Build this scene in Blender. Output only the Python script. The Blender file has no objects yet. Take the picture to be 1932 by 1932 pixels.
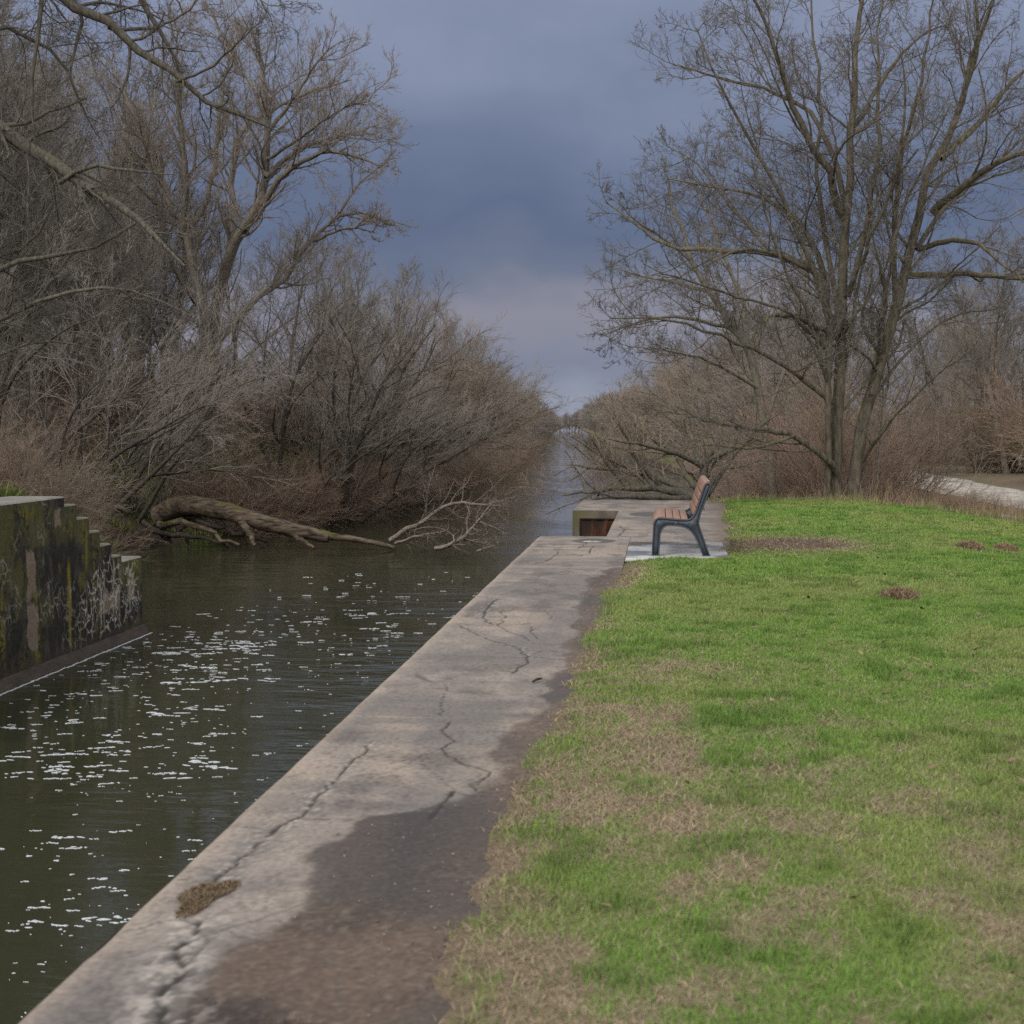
import bpy, math, random
import numpy as np
from math import radians as R
SC = bpy.context.scene
COL = SC.collection

# ------------------------------------------------------------------ camera
F, CU, CV, U0, V0, CAMZ = 2700.0, 966.0, 966.0, 1245.0, 800.0, 1.5
PITCH = math.atan((CV - V0) / F)
YAW = math.atan((U0 - CU) / math.hypot(CV - V0, F))
cam = bpy.data.cameras.new('camera')
cam_o = bpy.data.objects.new('camera', cam); COL.objects.link(cam_o)
cam.sensor_width = 36.0; cam.lens = 36.0 * F / 1932.0
cam.clip_start = 0.05; cam.clip_end = 6000
cam_o.location = (0, 0, CAMZ)
cam_o.rotation_euler = (math.pi / 2 - PITCH, 0, YAW)
cam.dof.use_dof = True; cam.dof.focus_distance = 22.0; cam.dof.aperture_fstop = 5.0
SC.camera = cam_o

# ------------------------------------------------------------------ light
SUN_EL, SUN_AZ = R(42), R(212)          # azimuth clockwise from +Y: behind the camera, to its left
world = bpy.data.worlds.new('World'); SC.world = world; world.use_nodes = True
wn, wl = world.node_tree.nodes, world.node_tree.links
wn.clear()
wout = wn.new('ShaderNodeOutputWorld'); wbg = wn.new('ShaderNodeBackground')
sky = wn.new('ShaderNodeTexSky'); sky.sky_type = 'NISHITA'; sky.sun_disc = False
sky.sun_elevation = SUN_EL; sky.sun_rotation = SUN_AZ
bg2 = wn.new('ShaderNodeBackground'); bg2.inputs['Strength'].default_value = 0.06
wl.new(sky.outputs[0], bg2.inputs['Color'])
tc = wn.new('ShaderNodeTexCoord'); sep = wn.new('ShaderNodeSeparateXYZ'); wl.new(tc.outputs['Generated'], sep.inputs[0])
def wnoise(scale, detail, sxyz):
    mp = wn.new('ShaderNodeMapping'); mp.inputs['Scale'].default_value = sxyz
    wl.new(tc.outputs['Generated'], mp.inputs[0])
    n = wn.new('ShaderNodeTexNoise'); n.inputs['Scale'].default_value = scale; n.inputs['Detail'].default_value = detail
    wl.new(mp.outputs[0], n.inputs['Vector']); return n
def wmath(op, a, b, clamp=False):
    m = wn.new('ShaderNodeMath'); m.operation = op; m.use_clamp = clamp
    for i, v in enumerate((a, b)):
        if isinstance(v, (int, float)): m.inputs[i].default_value = v
        else: wl.new(v, m.inputs[i])
    return m.outputs[0]
n1 = wnoise(3.2, 3, (1, 1, 2.6)); n2 = wnoise(8, 6, (1, 1, 1.7))
warp = wmath('ADD', wmath('MULTIPLY', wmath('SUBTRACT', n1.outputs[0], 0.5), 0.10), wmath('MULTIPLY', wmath('SUBTRACT', n2.outputs[0], 0.5), 0.12))
elev = wmath('ADD', sep.outputs[2], warp)
ramp = wn.new('ShaderNodeValToRGB'); cr = ramp.color_ramp
stops = [(0.0, (.215, .24, .315)), (.03, (.150, .170, .245)), (.068, (.195, .192, .243)), (.10, (.112, .131, .196)), (.135, (.083, .107, .184)),
         (.20, (.119, .147, .229)), (.27, (.190, .220, .315)), (.36, (.31, .34, .43)), (.60, (.80, .82, .88)), (1.0, (1.05, 1.05, 1.08))]
while len(cr.elements) < len(stops): cr.elements.new(0.5)
for e, (p, c) in zip(cr.elements, stops): e.position = p; e.color = (*c, 1)
wl.new(elev, ramp.inputs[0])
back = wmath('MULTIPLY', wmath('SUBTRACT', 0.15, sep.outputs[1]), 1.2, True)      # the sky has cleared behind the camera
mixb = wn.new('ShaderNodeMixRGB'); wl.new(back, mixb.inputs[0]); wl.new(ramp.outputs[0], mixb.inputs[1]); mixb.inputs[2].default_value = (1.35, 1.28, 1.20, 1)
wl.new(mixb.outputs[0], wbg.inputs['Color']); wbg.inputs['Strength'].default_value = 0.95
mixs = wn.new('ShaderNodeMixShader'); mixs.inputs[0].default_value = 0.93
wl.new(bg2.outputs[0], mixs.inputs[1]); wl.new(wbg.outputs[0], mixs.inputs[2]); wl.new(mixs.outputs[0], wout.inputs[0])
sun = bpy.data.lights.new('sun', 'SUN'); sun.energy = 1.4; sun.angle = R(14); sun.color = (1, .95, .87)
sun_o = bpy.data.objects.new('sun', sun); COL.objects.link(sun_o)
sun_o.rotation_euler = (math.pi / 2 - SUN_EL, 0, -SUN_AZ + math.pi)
SC.view_settings.view_transform = 'Standard'; SC.view_settings.look = 'None'
SC.view_settings.gamma = 1; SC.view_settings.exposure = 0.45
SC.render.engine = 'CYCLES'
SC.cycles.max_bounces = 4; SC.cycles.diffuse_bounces = 2; SC.cycles.glossy_bounces = 2; SC.cycles.transmission_bounces = 2
SC.cycles.use_denoising = False; SC.cycles.caustics_reflective = False; SC.cycles.caustics_refractive = False

# ------------------------------------------------------------------ pixel helpers
_cp, _sp, _cy, _sy = math.cos(PITCH), math.sin(PITCH), math.cos(YAW), math.sin(YAW)
def ray(u, v):
    x, y, z = (u - CU) / F, (CV - v) / F, -1.0
    fx, fy, fz = x, y * _sp + _cp, y * _cp - _sp          # right, forward, up with zero yaw
    return np.array((fx * _cy - fy * _sy, fx * _sy + fy * _cy, fz))
def at_y(u, v, Y):
    r = ray(u, v); return np.array((0, 0, CAMZ)) + r * (Y / r[1])
def at_z(u, v, z):
    r = ray(u, v); return np.array((0, 0, CAMZ)) + r * ((z - CAMZ) / r[2])

# ------------------------------------------------------------------ noise
_tab = np.random.RandomState(7).rand(256, 256)
def vnoise(x, y, seed=0):
    x = np.asarray(x, float) + seed * 17.31; y = np.asarray(y, float) + seed * 9.77
    xi = np.floor(x).astype(int); yi = np.floor(y).astype(int); fx = x - xi; fy = y - yi
    fx = fx * fx * (3 - 2 * fx); fy = fy * fy * (3 - 2 * fy)
    a = _tab[xi & 255, yi & 255]; b = _tab[(xi + 1) & 255, yi & 255]; c = _tab[xi & 255, (yi + 1) & 255]; d = _tab[(xi + 1) & 255, (yi + 1) & 255]
    return (a * (1 - fx) + b * fx) * (1 - fy) + (c * (1 - fx) + d * fx) * fy
def fbm(x, y, oct=4, seed=0):
    s = 0; a = .5; n = 0
    for i in range(oct):
        s = s + a * vnoise(np.asarray(x) * 2 ** i, np.asarray(y) * 2 ** i, seed + i * 3); n += a; a *= .5
    return s / n
def voro_edge(x, y, seed=0):
    """distance to the nearest cell border of a jittered grid, for crackle"""
    xi = np.floor(x).astype(int); yi = np.floor(y).astype(int)
    d1 = np.full(x.shape, 9.); d2 = np.full(x.shape, 9.)
    for i in (-1, 0, 1):
        for j in (-1, 0, 1):
            cx, cy = xi + i, yi + j
            px = cx + _tab[(cx + seed) & 255, cy & 255]; py = cy + _tab[cx & 255, (cy + 91 + seed) & 255]
            d = np.hypot(px - x, py - y)
            m = d < d1; d2 = np.where(m, d1, np.minimum(d2, d)); d1 = np.where(m, d, d1)
    return d2 - d1
def sstep(a, b, x):
    t = np.clip((np.asarray(x, float) - a) / (b - a), 0, 1); return t * t * (3 - 2 * t)
def lerp(a, b, t):
    t = np.asarray(t)[..., None]; return np.asarray(a) * (1 - t) + np.asarray(b) * t
def seg_dist(px, py, pts):
    d = np.full(px.shape, 1e9)
    for (ax, ay), (bx, by) in zip(pts[:-1], pts[1:]):
        vx, vy = bx - ax, by - ay; L = vx * vx + vy * vy + 1e-12
        t = np.clip(((px - ax) * vx + (py - ay) * vy) / L, 0, 1)
        d = np.minimum(d, np.hypot(px - ax - t * vx, py - ay - t * vy))
    return d

# ------------------------------------------------------------------ materials
def mat(name, rough=0.85, spec=0.3):
    m = bpy.data.materials.new(name); m.use_nodes = True
    b = m.node_tree.nodes['Principled BSDF']; b.inputs['Roughness'].default_value = rough; b.inputs['Specular IOR Level'].default_value = spec
    return m, m.node_tree.nodes, m.node_tree.links, b
def nz(n, l, scale, detail=4, coord='Object', stretch=(1, 1, 1), rough=.55):
    t = n.new('ShaderNodeTexCoord'); mp = n.new('ShaderNodeMapping'); mp.inputs['Scale'].default_value = stretch
    l.new(t.outputs[coord], mp.inputs[0])
    x = n.new('ShaderNodeTexNoise'); x.inputs['Scale'].default_value = scale; x.inputs['Detail'].default_value = detail; x.inputs['Roughness'].default_value = rough
    l.new(mp.outputs[0], x.inputs['Vector']); return x.outputs[0]
def rmp(n, l, src, stops):
    r = n.new('ShaderNodeValToRGB'); e = r.color_ramp.elements
    while len(e) < len(stops): e.new(.5)
    for q, (p, c) in zip(e, stops): q.position = p; q.color = (*c, 1) if len(c) == 3 else c
    l.new(src, r.inputs[0]); return r.outputs[0]
def mixc(n, l, fac, a, b, mode='MIX'):
    m = n.new('ShaderNodeMixRGB'); m.blend_type = mode
    for i, v in ((0, fac), (1, a), (2, b)):
        if isinstance(v, (int, float)): m.inputs[i].default_value = v
        elif isinstance(v, tuple): m.inputs[i].default_value = (*v, 1)
        else: l.new(v, m.inputs[i])
    return m.outputs[0]
def mth(n, l, op, a, b=0., clamp=False):
    m = n.new('ShaderNodeMath'); m.operation = op; m.use_clamp = clamp
    for i, v in ((0, a), (1, b)):
        if isinstance(v, (int, float)): m.inputs[i].default_value = v
        else: l.new(v, m.inputs[i])
    return m.outputs[0]
def bump(n, l, b, h, strength=.4, dist=.02):
    x = n.new('ShaderNodeBump'); x.inputs['Strength'].default_value = strength; x.inputs['Distance'].default_value = dist
    l.new(h, x.inputs['Height']); l.new(x.outputs[0], b.inputs['Normal'])

def m_attr(name, rough=.85, spec=.25, fine=60, amt=.35, bs=.35, bd=.01, wet=False):
    m, n, l, b = mat(name, rough, spec)
    a = n.new('ShaderNodeAttribute'); a.attribute_name = 'Col'
    f = nz(n, l, fine, 5)
    v = rmp(n, l, f, [(.25, (1 - amt,) * 3), (.75, (1 + amt,) * 3)])
    l.new(mixc(n, l, 1.0, a.outputs['Color'], v, 'MULTIPLY'), b.inputs['Base Color'])
    bump(n, l, b, f, bs, bd)
    if wet: l.new(mth(n, l, 'SUBTRACT', rough, mth(n, l, 'MULTIPLY', a.outputs['Alpha'], wet)), b.inputs['Roughness'])
    return m
def m_bark(name, c1, c2, moss, mossamt, scale=6, stretch=(1, 1, .25)):
    m, n, l, b = mat(name, .9, .15)
    f = nz(n, l, scale * 3, 5, stretch=stretch); g = nz(n, l, scale * .35, 3)
    base = rmp(n, l, f, [(.3, c1), (.7, c2)])
    ge = n.new('ShaderNodeNewGeometry'); s = n.new('ShaderNodeSeparateXYZ'); l.new(ge.outputs['Normal'], s.inputs[0])
    side = mth(n, l, 'ADD', mth(n, l, 'MULTIPLY', s.outputs[2], .35), mth(n, l, 'MULTIPLY', s.outputs[0], -.1))
    k = rmp(n, l, mth(n, l, 'ADD', g, mth(n, l, 'ADD', side, mossamt - .6)), [(.42, (0, 0, 0)), (.62, (1, 1, 1))])
    l.new(mixc(n, l, k, base, moss), b.inputs['Base Color'])
    bump(n, l, b, f, .7, .03); return m
def m_twig(name, c1, c2, vary=.25):
    m, n, l, b = mat(name, .85, .2)
    o = n.new('ShaderNodeObjectInfo'); f = nz(n, l, .7, 2)
    base = mixc(n, l, f, c1, c2)
    v = rmp(n, l, o.outputs['Random'], [(0, (1 - vary, 1 - vary, 1 - vary)), (.5, (1 + vary * .2, 1, 1 - vary * .2)), (1, (1 + vary, 1 + vary, 1 + vary))])
    l.new(mixc(n, l, 1.0, base, v, 'MULTIPLY'), b.inputs['Base Color']); return m
M = {}
M['bark_big'] = m_bark('bark_big', (.055, .048, .041), (.20, .176, .15), (.12, .115, .04), .06, 5)
M['bark_smooth'] = m_bark('bark_smooth', (.085, .078, .062), (.19, .175, .14), (.125, .11, .03), .15, 6)
M['bark_green'] = m_bark('bark_green', (.042, .037, .029), (.145, .128, .098), (.125, .112, .022), .31, 5)
M['bark_moss'] = m_bark('bark_moss', (.035, .032, .027), (.12, .11, .09), (.085, .095, .02), .22, 6)
M['bark_dark'] = m_bark('bark_dark', (.028, .024, .02), (.085, .072, .06), (.07, .075, .025), .06, 6)
M['twig_grey'] = m_twig('twig_grey', (.14, .128, .116), (.22, .203, .185))
M['twig_brown'] = m_twig('twig_brown', (.165, .135, .108), (.25, .208, .17))
M['twig_red'] = m_twig('twig_red', (.175, .128, .10), (.26, .195, .157))
M['twig_near'] = m_twig('twig_near', (.075, .069, .064), (.13, .12, .108))
M['bud'] = m_twig('bud', (.19, .125, .10), (.25, .17, .14))
M['leaf'] = m_twig('leaf', (.075, .12, .025), (.13, .17, .045))
M['straw'] = m_twig('straw', (.15, .105, .07), (.30, .225, .15), .1)
M['log'] = m_bark('log', (.016, .012, .009), (.16, .126, .096), (.08, .082, .014), .25, 3, (.22, 1, 1))
M['dead'] = m_bark('dead', (.07, .058, .048), (.25, .215, .185), (.09, .085, .04), -.1, 6, (.3, 1, 1))
M['attr_concrete'] = m_attr('concrete', .85, .2, 45, .28, .35, .006, wet=.22)
M['attr_wall'] = m_attr('stained_wall', .8, .3, 25, .35, .5, .02)
M['attr_ground'] = m_attr('soil', .95, .1, 30, .4, .6, .03)
M['attr_grass'] = m_attr('grass_blade', .65, .25, 3, .12, 0, .01)
m, n, l, b = mat('gravel', .95, .1); f = nz(n, l, 3, 8, rough=.75); bump(n, l, b, f, .6, .05); l.new(rmp(n, l, f, [(.36, (.17, .155, .13)), (.62, (.43, .41, .375))]), b.inputs['Base Color']); M['gravel'] = m
m, n, l, b = mat('pad', .35, .5)
f = nz(n, l, 1.1, 4); l.new(rmp(n, l, f, [(.40, (.12, .115, .11)), (.50, (.34, .34, .335))]), b.inputs['Base Color']); l.new(rmp(n, l, f, [(.4, (.16,) * 3), (.6, (.55,) * 3)]), b.inputs['Roughness']); M['pad'] = m
m, n, l, b = mat('cast_metal', .5, .4); f = nz(n, l, 90, 4); l.new(rmp(n, l, f, [(.3, (.022, .030, .044)), (.7, (.042, .054, .072))]), b.inputs['Base Color']); bump(n, l, b, f, .35, .004); M['metal'] = m
m, n, l, b = mat('brown_slat', .55, .35); f = nz(n, l, 30, 4, stretch=(1, .05, 1)); l.new(rmp(n, l, f, [(.3, (.185, .108, .078)), (.7, (.25, .148, .108))]), b.inputs['Base Color']); bump(n, l, b, f, .15, .003); M['slat'] = m
m, n, l, b = mat('rust', .85, .2); f = nz(n, l, 5, 5, stretch=(1.6, 1, .5)); l.new(rmp(n, l, f, [(.3, (.014, .011, .010)), (.5, (.032, .019, .015)), (.64, (.085, .034, .018)), (.75, (.028, .016, .012))]), b.inputs['Base Color']); bump(n, l, b, f, .5, .02); M['rust'] = m
m, n, l, b = mat('foam', .7, .3); f = nz(n, l, 40, 4); l.new(rmp(n, l, f, [(.3, (.26, .29, .32)), (.6, (.46, .49, .52))]), b.inputs['Base Color']); M['foam'] = m
m, n, l, b = mat('timber', .9, .2); f = nz(n, l, 12, 4, stretch=(3, 3, .5)); l.new(rmp(n, l, f, [(.3, (.06, .045, .035)), (.7, (.2, .15, .11))]), b.inputs['Base Color']); M['timber'] = m
# water
m, n, l, b = mat('water', .03, .5)
b.inputs['IOR'].default_value = 1.33
b.inputs['Base Color'].default_value = (.027, .029, .016, 1)
w1 = nz(n, l, .8, 3, stretch=(.5, 1.6, 1)); w2 = nz(n, l, 4.0, 2, stretch=(.5, 1.5, 1)); w3 = nz(n, l, .13, 2)
calm = rmp(n, l, w3, [(.38, (.2,) * 3), (.62, (1,) * 3)])
hh = mth(n, l, 'MULTIPLY', mth(n, l, 'ADD', w1, mth(n, l, 'MULTIPLY', w2, .16)), calm)
bump(n, l, b, hh, .6, .12); M['water'] = m

# ------------------------------------------------------------------ mesh helpers
def mesh_np(name, verts, faces_list, material=None, smooth=False, color=None):
    """faces_list: arrays (n,3) / (n,4)"""
    me = bpy.data.meshes.new(name)
    V = np.asarray(verts, np.float32); me.vertices.add(len(V)); me.vertices.foreach_set('co', V.ravel())
    fl = [np.asarray(f, np.int32) for f in faces_list if len(f)]
    idx = np.concatenate([f.ravel() for f in fl]); tot = np.concatenate([np.full(len(f), f.shape[1], np.int32) for f in fl])
    st = np.concatenate(([0], np.cumsum(tot)[:-1])).astype(np.int32)
    me.loops.add(len(idx)); me.loops.foreach_set('vertex_index', idx)
    me.polygons.add(len(tot)); me.polygons.foreach_set('loop_start', st); me.polygons.foreach_set('loop_total', tot)
    if smooth: me.polygons.foreach_set('use_smooth', np.ones(len(tot), bool))
    me.update(calc_edges=True)
    if color is not None:
        c = np.asarray(color, np.float32)
        if c.shape[1] == 3: c = np.concatenate((c, np.zeros((len(c), 1), np.float32)), 1)
        at = me.color_attributes.new('Col', 'FLOAT_COLOR', 'POINT'); at.data.foreach_set('color', c.ravel())
    if material: me.materials.append(M[material] if isinstance(material, str) else material)
    return me
def obj(name, me, parent=None, loc=None, rotz=0, scale=None):
    o = bpy.data.objects.new(name, me); COL.objects.link(o)
    if parent: o.parent = parent
    if loc is not None: o.location = tuple(loc)
    if rotz: o.rotation_euler[2] = rotz
    if scale is not None: o.scale = (scale,) * 3 if not hasattr(scale, '__len__') else scale
    return o
def tag(o, label=None, cat=None, group=None, kind=None):
    if label: o['label'] = label
    if cat: o['category'] = cat
    if group: o['group'] = group
    if kind: o['kind'] = kind
    return o
def grid_faces(nu, nv):
    i = np.arange(nu - 1)[:, None] * nv + np.arange(nv - 1)[None, :]
    return np.stack((i, i + nv, i + nv + 1, i + 1), -1).reshape(-1, 4)
class MB:
    def __init__(s): s.v = []; s.f = {3: [], 4: []}; s.n = 0
    def add(s, v, *faces):
        v = np.asarray(v, float).reshape(-1, 3); s.v.append(v)
        for f in faces:
            f = np.asarray(f, int)
            if len(f): s.f[f.shape[1]].append(f + s.n)
        s.n += len(v)
    def box(s, lo, hi, rot=0, tilt=None, bev=0):
        (x0, y0, z0), (x1, y1, z1) = lo, hi
        s.add([(x0, y0, z0), (x1, y0, z0), (x1, y1, z0), (x0, y1, z0), (x0, y0, z1), (x1, y0, z1), (x1, y1, z1), (x0, y1, z1)],
              [(0, 3, 2, 1), (4, 5, 6, 7), (0, 1, 5, 4), (1, 2, 6, 5), (2, 3, 7, 6), (3, 0, 4, 7)])
    def mesh(s, name, material, smooth=False):
        return mesh_np(name, np.concatenate(s.v), [np.concatenate(f) for f in (s.f[3], s.f[4]) if f], material, smooth)

# ------------------------------------------------------------------ branch generator (all branches of one order at once)
def norm(a): return a / (np.linalg.norm(a, axis=-1, keepdims=True) + 1e-9)
def grow(st, d, L, r0, K, wig, trop, rng, taper=.25):
    N = len(st); pts = np.empty((N, K + 1, 3)); pts[:, 0] = st; d = norm(d)
    tr = np.asarray(trop, float)
    for k in range(K):
        d = norm(d + wig * rng.randn(N, 3) + tr / K)
        pts[:, k + 1] = pts[:, k] + d * (L / K)[:, None]
    t = np.linspace(0, 1, K + 1)
    return pts, r0[:, None] * (1 - (1 - taper) * t)
def kids(pts, rad, L, m, t0, t1, ang, lf, rf, rmin, rng, spread=.3, flat=0):
    """m children on every branch: start, direction, length, radius"""
    N, K1, _ = pts.shape; K = K1 - 1
    t = t0 + (t1 - t0) * ((np.arange(m)[None] + rng.rand(N, m)) / m)
    x = np.clip(t * K, 0, K - 1e-4); i = x.astype(int); f = (x - i)[..., None]; rows = np.arange(N)[:, None]
    p = pts[rows, i] * (1 - f) + pts[rows, i + 1] * f
    tan = norm(pts[rows, i + 1] - pts[rows, i])
    rr = rad[rows, i] * (1 - f[..., 0]) + rad[rows, i + 1] * f[..., 0]
    q = rng.randn(N, m, 3); q[..., 2] *= (1 - flat); q = norm(q - (q * tan).sum(-1, keepdims=True) * tan)
    a = ang * (1 + spread * rng.randn(N, m))[..., None]
    d = tan * np.cos(a) + q * np.sin(a)
    ll = L[:, None] * lf * (1.15 - .65 * t) * (.6 + .8 * rng.rand(N, m))
    r = np.maximum(rr * rf * (.75 + .4 * rng.rand(N, m)), rmin)
    return p.reshape(-1, 3), d.reshape(-1, 3), ll.ravel(), r.ravel()
def tubes(mb, pts, rad, S):
    N, K1, _ = pts.shape
    tan = np.empty_like(pts); tan[:, 1:-1] = pts[:, 2:] - pts[:, :-2]; tan[:, 0] = pts[:, 1] - pts[:, 0]; tan[:, -1] = pts[:, -1] - pts[:, -2]
    tan = norm(tan); mean = norm(pts[:, -1] - pts[:, 0])
    ref = np.eye(3)[np.argmin(np.abs(mean), 1)][:, None, :]
    a = norm(np.cross(tan, np.broadcast_to(ref, tan.shape))); b = np.cross(tan, a)
    th = np.arange(S) * 2 * np.pi / S
    v = pts[:, :, None] + rad[:, :, None, None] * (np.cos(th)[None, None, :, None] * a[:, :, None] + np.sin(th)[None, None, :, None] * b[:, :, None])
    k, j = np.meshgrid(np.arange(K1 - 1), np.arange(S), indexing='ij'); j2 = (j + 1) % S
    loc = np.stack((k * S + j, k * S + j2, (k + 1) * S + j2, (k + 1) * S + j), -1).reshape(-1, 4)
    f = (loc[None] + (np.arange(N) * K1 * S)[:, None, None]).reshape(-1, 4)
    mb.add(v.reshape(-1, 3), f)
def resample(P, r0, r1, K, rng, jit=0.02):
    P = np.asarray(P, float)
    for _ in range(2):                                             # corner cutting
        Q = np.empty((2 * len(P), 3)); Q[0::2] = np.vstack((P[:-1] * .75 + P[1:] * .25, P[-1:])); Q[1::2] = np.vstack((P[:-1] * .25 + P[1:] * .75, P[-1:]))
        P = np.vstack((P[:1], Q))
    s = np.concatenate(([0], np.cumsum(np.linalg.norm(np.diff(P, axis=0), axis=1)))); t = np.linspace(0, s[-1], K + 1)
    out = np.stack([np.interp(t, s, P[:, i]) for i in range(3)], 1)
    j = rng.randn(K + 1, 3) * jit * s[-1] / K * 3; j[0] = 0; out += j
    return out, np.linspace(1, 0, K + 1) ** .8 * (r0 - r1) + r1, s[-1]
def twig_orders(mbs, pts, rad, L, orders, rng):
    """orders: dicts; each order grows from the one before; returns the last points"""
    for o in orders:
        st, d, ll, r = kids(pts, rad, L, o['m'], o.get('t0', .15), o.get('t1', 1), o['ang'], o['lf'], o.get('rf', .55), o['rmin'], rng, o.get('spread', .3), o.get('flat', 0))
        if 'lmax' in o: ll = np.minimum(ll, o['lmax'] * (.7 + .3 * rng.rand(len(ll))))
        pts, rad = grow(st, d, ll, r, o['K'], o['wig'], o.get('trop', (0, 0, .1)), rng, o.get('taper', .35)); L = ll
        tubes(mbs[o['part']], pts, rad, o.get('S', 3))
    return pts, rad, L
def buds_mesh(pts, size, rng, material):
    p = pts.reshape(-1, 3); N = len(p)
    a = norm(rng.randn(N, 3)) * size; b = norm(rng.randn(N, 3)) * size * .6
    v = np.stack((p - a, p + b, p + a, p - b), 1).reshape(-1, 3)
    return mesh_np('buds', v, [np.arange(4 * N).reshape(-1, 4)], material)
def tree_root(name, loc, label, cat, group=None, rotz=0, scale=1):
    e = bpy.data.objects.new(name, None); COL.objects.link(e); e.location = tuple(loc); e.rotation_euler[2] = rotz
    e.scale = (scale,) * 3 if not hasattr(scale, '__len__') else scale
    e.empty_display_size = .3
    return tag(e, label, cat, group)

# ================================================================== SETTING
WATER = -3.5
XE, XD = -1.62, -0.62                 # canal edge and grass edge of the near lock wall
XLW = -12.3                           # face of the far lock wall
yR = [-40, 28.3, 34, 45, 60, 122, 200, 450, 900, 2500]; xR = [-.2, -.2, 0.2, 4.6, 5.2, 3.5, -3, -19, -47, -146]
yL = [-40, 33, 36, 40, 50, 57, 67, 90, 123, 193, 450, 900, 2500]; xL = [-13.2, -13.2, -15.5, -18.5, -21, -20.3, -16.5, -15, -15.5, -19.5, -36.5, -64.5, -164]
def right_edge(y): return np.interp(y, yR, xR)
def left_edge(y): return np.interp(y, yL, xL)
LX, LY = [-2, 1.3, 3.9, 5.2, 6.1, 8, 12], [27.8, 28.2, 27.6, 25.9, 24.2, 21, 12]       # far boundary of the mown lawn
def lawn_far(x): return np.interp(x, LX, LY)
EDGEP = np.array([at_z(u, v, 0)[:2] for u, v in [(800, 1945), (850, 1800), (880, 1700), (905, 1640), (925, 1560), (958, 1500), (992, 1440), (1018, 1390), (1042, 1340), (1062, 1305), (1088, 1240), (1103, 1205), (1118, 1160), (1133, 1120), (1160, 1090), (1187, 1069)]])
def edge_x(y):
    y = np.asarray(y, float); a = np.interp(y, EDGEP[:, 1], EDGEP[:, 0]) + .13 * (fbm(y * 1.9, y * 0 + 3, 3, 2) - .5) + .16 * (fbm(y * 7, y * 0, 3, 3) - .5)
    return np.where(y > 15.5, np.interp(y, [15.5, 16.2, 27, 30], [-.42, .78, 1.2, 1.2]) + .2 * (fbm(y * 1.1, y * 0 + 9, 3, 5) - .5), a)
def h_right(x, y):
    x = np.asarray(x, float); y = np.asarray(y, float)
    z = -.006 + .012 * (fbm(x * 2.2, y * 2.2, 3, 1) - .5) + .05 * (fbm(x * .35, y * .35, 2, 4) - .5) * sstep(0, 2, x)
    edge = edge_x(y)
    z = z + np.interp(x - edge, [-1.2, -.12, 0, .2, .6], [-.07, -.02, .003, .030, .045])
    z = z - .075 * np.maximum(x - 3.6, 0)
    past = y - lawn_far(x)
    z = z - .42 * sstep(0, 4, past) + .15 * (fbm(x * .2, y * .2, 3, 8) - .5) * sstep(2, 10, past)
    z = np.maximum(z, -.55 + .1 * (fbm(x * .15, y * .15, 2, 3) - .5))
    bank = WATER - .5 + (x - right_edge(y)) * .75 + .35 * (fbm(x * .6, y * .6, 3, 6) - .5)
    z = np.where(y > 28.35, np.minimum(z, bank), z)
    return np.maximum(z, -4.6)
def h_left(x, y):
    x = np.asarray(x, float); y = np.asarray(y, float)
    flat = -.10 + .2 * (fbm(x * .2, y * .2, 3, 11) - .5) - .5 * sstep(31, 45, y)
    bank = WATER - .35 + (left_edge(y) - x) * .5 + .5 * (fbm(x * .5, y * .5, 3, 12) - .5)
    z = np.where(y > 29.2, np.minimum(flat, np.minimum(np.maximum(bank, np.where(y < 40, -.3 - (y - 31) * .33, -9)), np.where(y < 37, -.15 - (y - 29.2) * .52 + np.maximum(0, -13.4 - x) * .8, 9))), flat)
    return np.maximum(z, -4.6)
TY, TX = [10, 25, 60, 90, 120, 200, 450, 900], [10.2, 10.0, 9.9, 9.6, 9.0, 4.6, -11, -39]
def trail_x(y): return np.interp(y, TY, TX)

STRAW = [(-.1, 6.3, .34, 1.2, .7), (.2, 5.2, .3, .6, .5), (.9, 5.9, .3, .4, .35), (-.25, 14.4, .28, .7, 1.), (-.35, 13.2, .18, .8, .8), (1.65, 17.6, 1.0, 1.3, 1.3), (.0, 8.6, .35, .5, .6), (1.0, 20.5, .25, .9, .7), (1.1, 4.6, .3, .5, .5)]
def straw_amt(x, y):
    s = sstep(.45, .66, fbm(x * 5.2, y * 3.8, 5, 21)) * np.interp(y, [3, 5.5, 7.5, 10, 14, 30], [.78, .78, .50, .25, .18, .11]) * np.interp(x, [.1, 1.2], [1, .68])
    s = s + 1.15 * np.exp(-np.maximum(x - edge_x(y), 0) / .28) * np.interp(y, [3, 4.5, 9, 11, 15], [.7, 1, .9, .35, .3]) * (y < 15.3) * sstep(.30, .55, fbm(x * 5, y * 3, 3, 29))
    s = s + .25 * sstep(.55, .75, fbm(x * 6, y * 4, 3, 23)) * np.interp(y, [3, 12, 20], [1, .6, .2])
    for cx, cy, rx, ry, k in STRAW:
        d = ((x - cx) / rx) ** 2 + ((y - cy) / ry) ** 2
        s = s + k * np.exp(-d * 1.3) * (.5 + fbm(x * 4, y * 4, 2, 33))
    return np.clip(s, 0, 1.2)
def bare_amt(x, y):
    d = ((x - 1.65) / .95) ** 2 + ((y - 17.7) / 1.1) ** 2
    b = np.clip(1.5 * np.exp(-d * 1.5) * (.5 + 1.1 * fbm(x * 3, y * 2, 3, 34)), 0, 1)
    for cx, cy, r in ((3.68, 17.1, .22), (4.15, 17.0, .2), (2.1, 12.6, .2)):
        b = np.maximum(b, np.exp(-(((x - cx) / r) ** 2 + ((y - cy) / (r * 1.6)) ** 2)))
    return b
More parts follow.
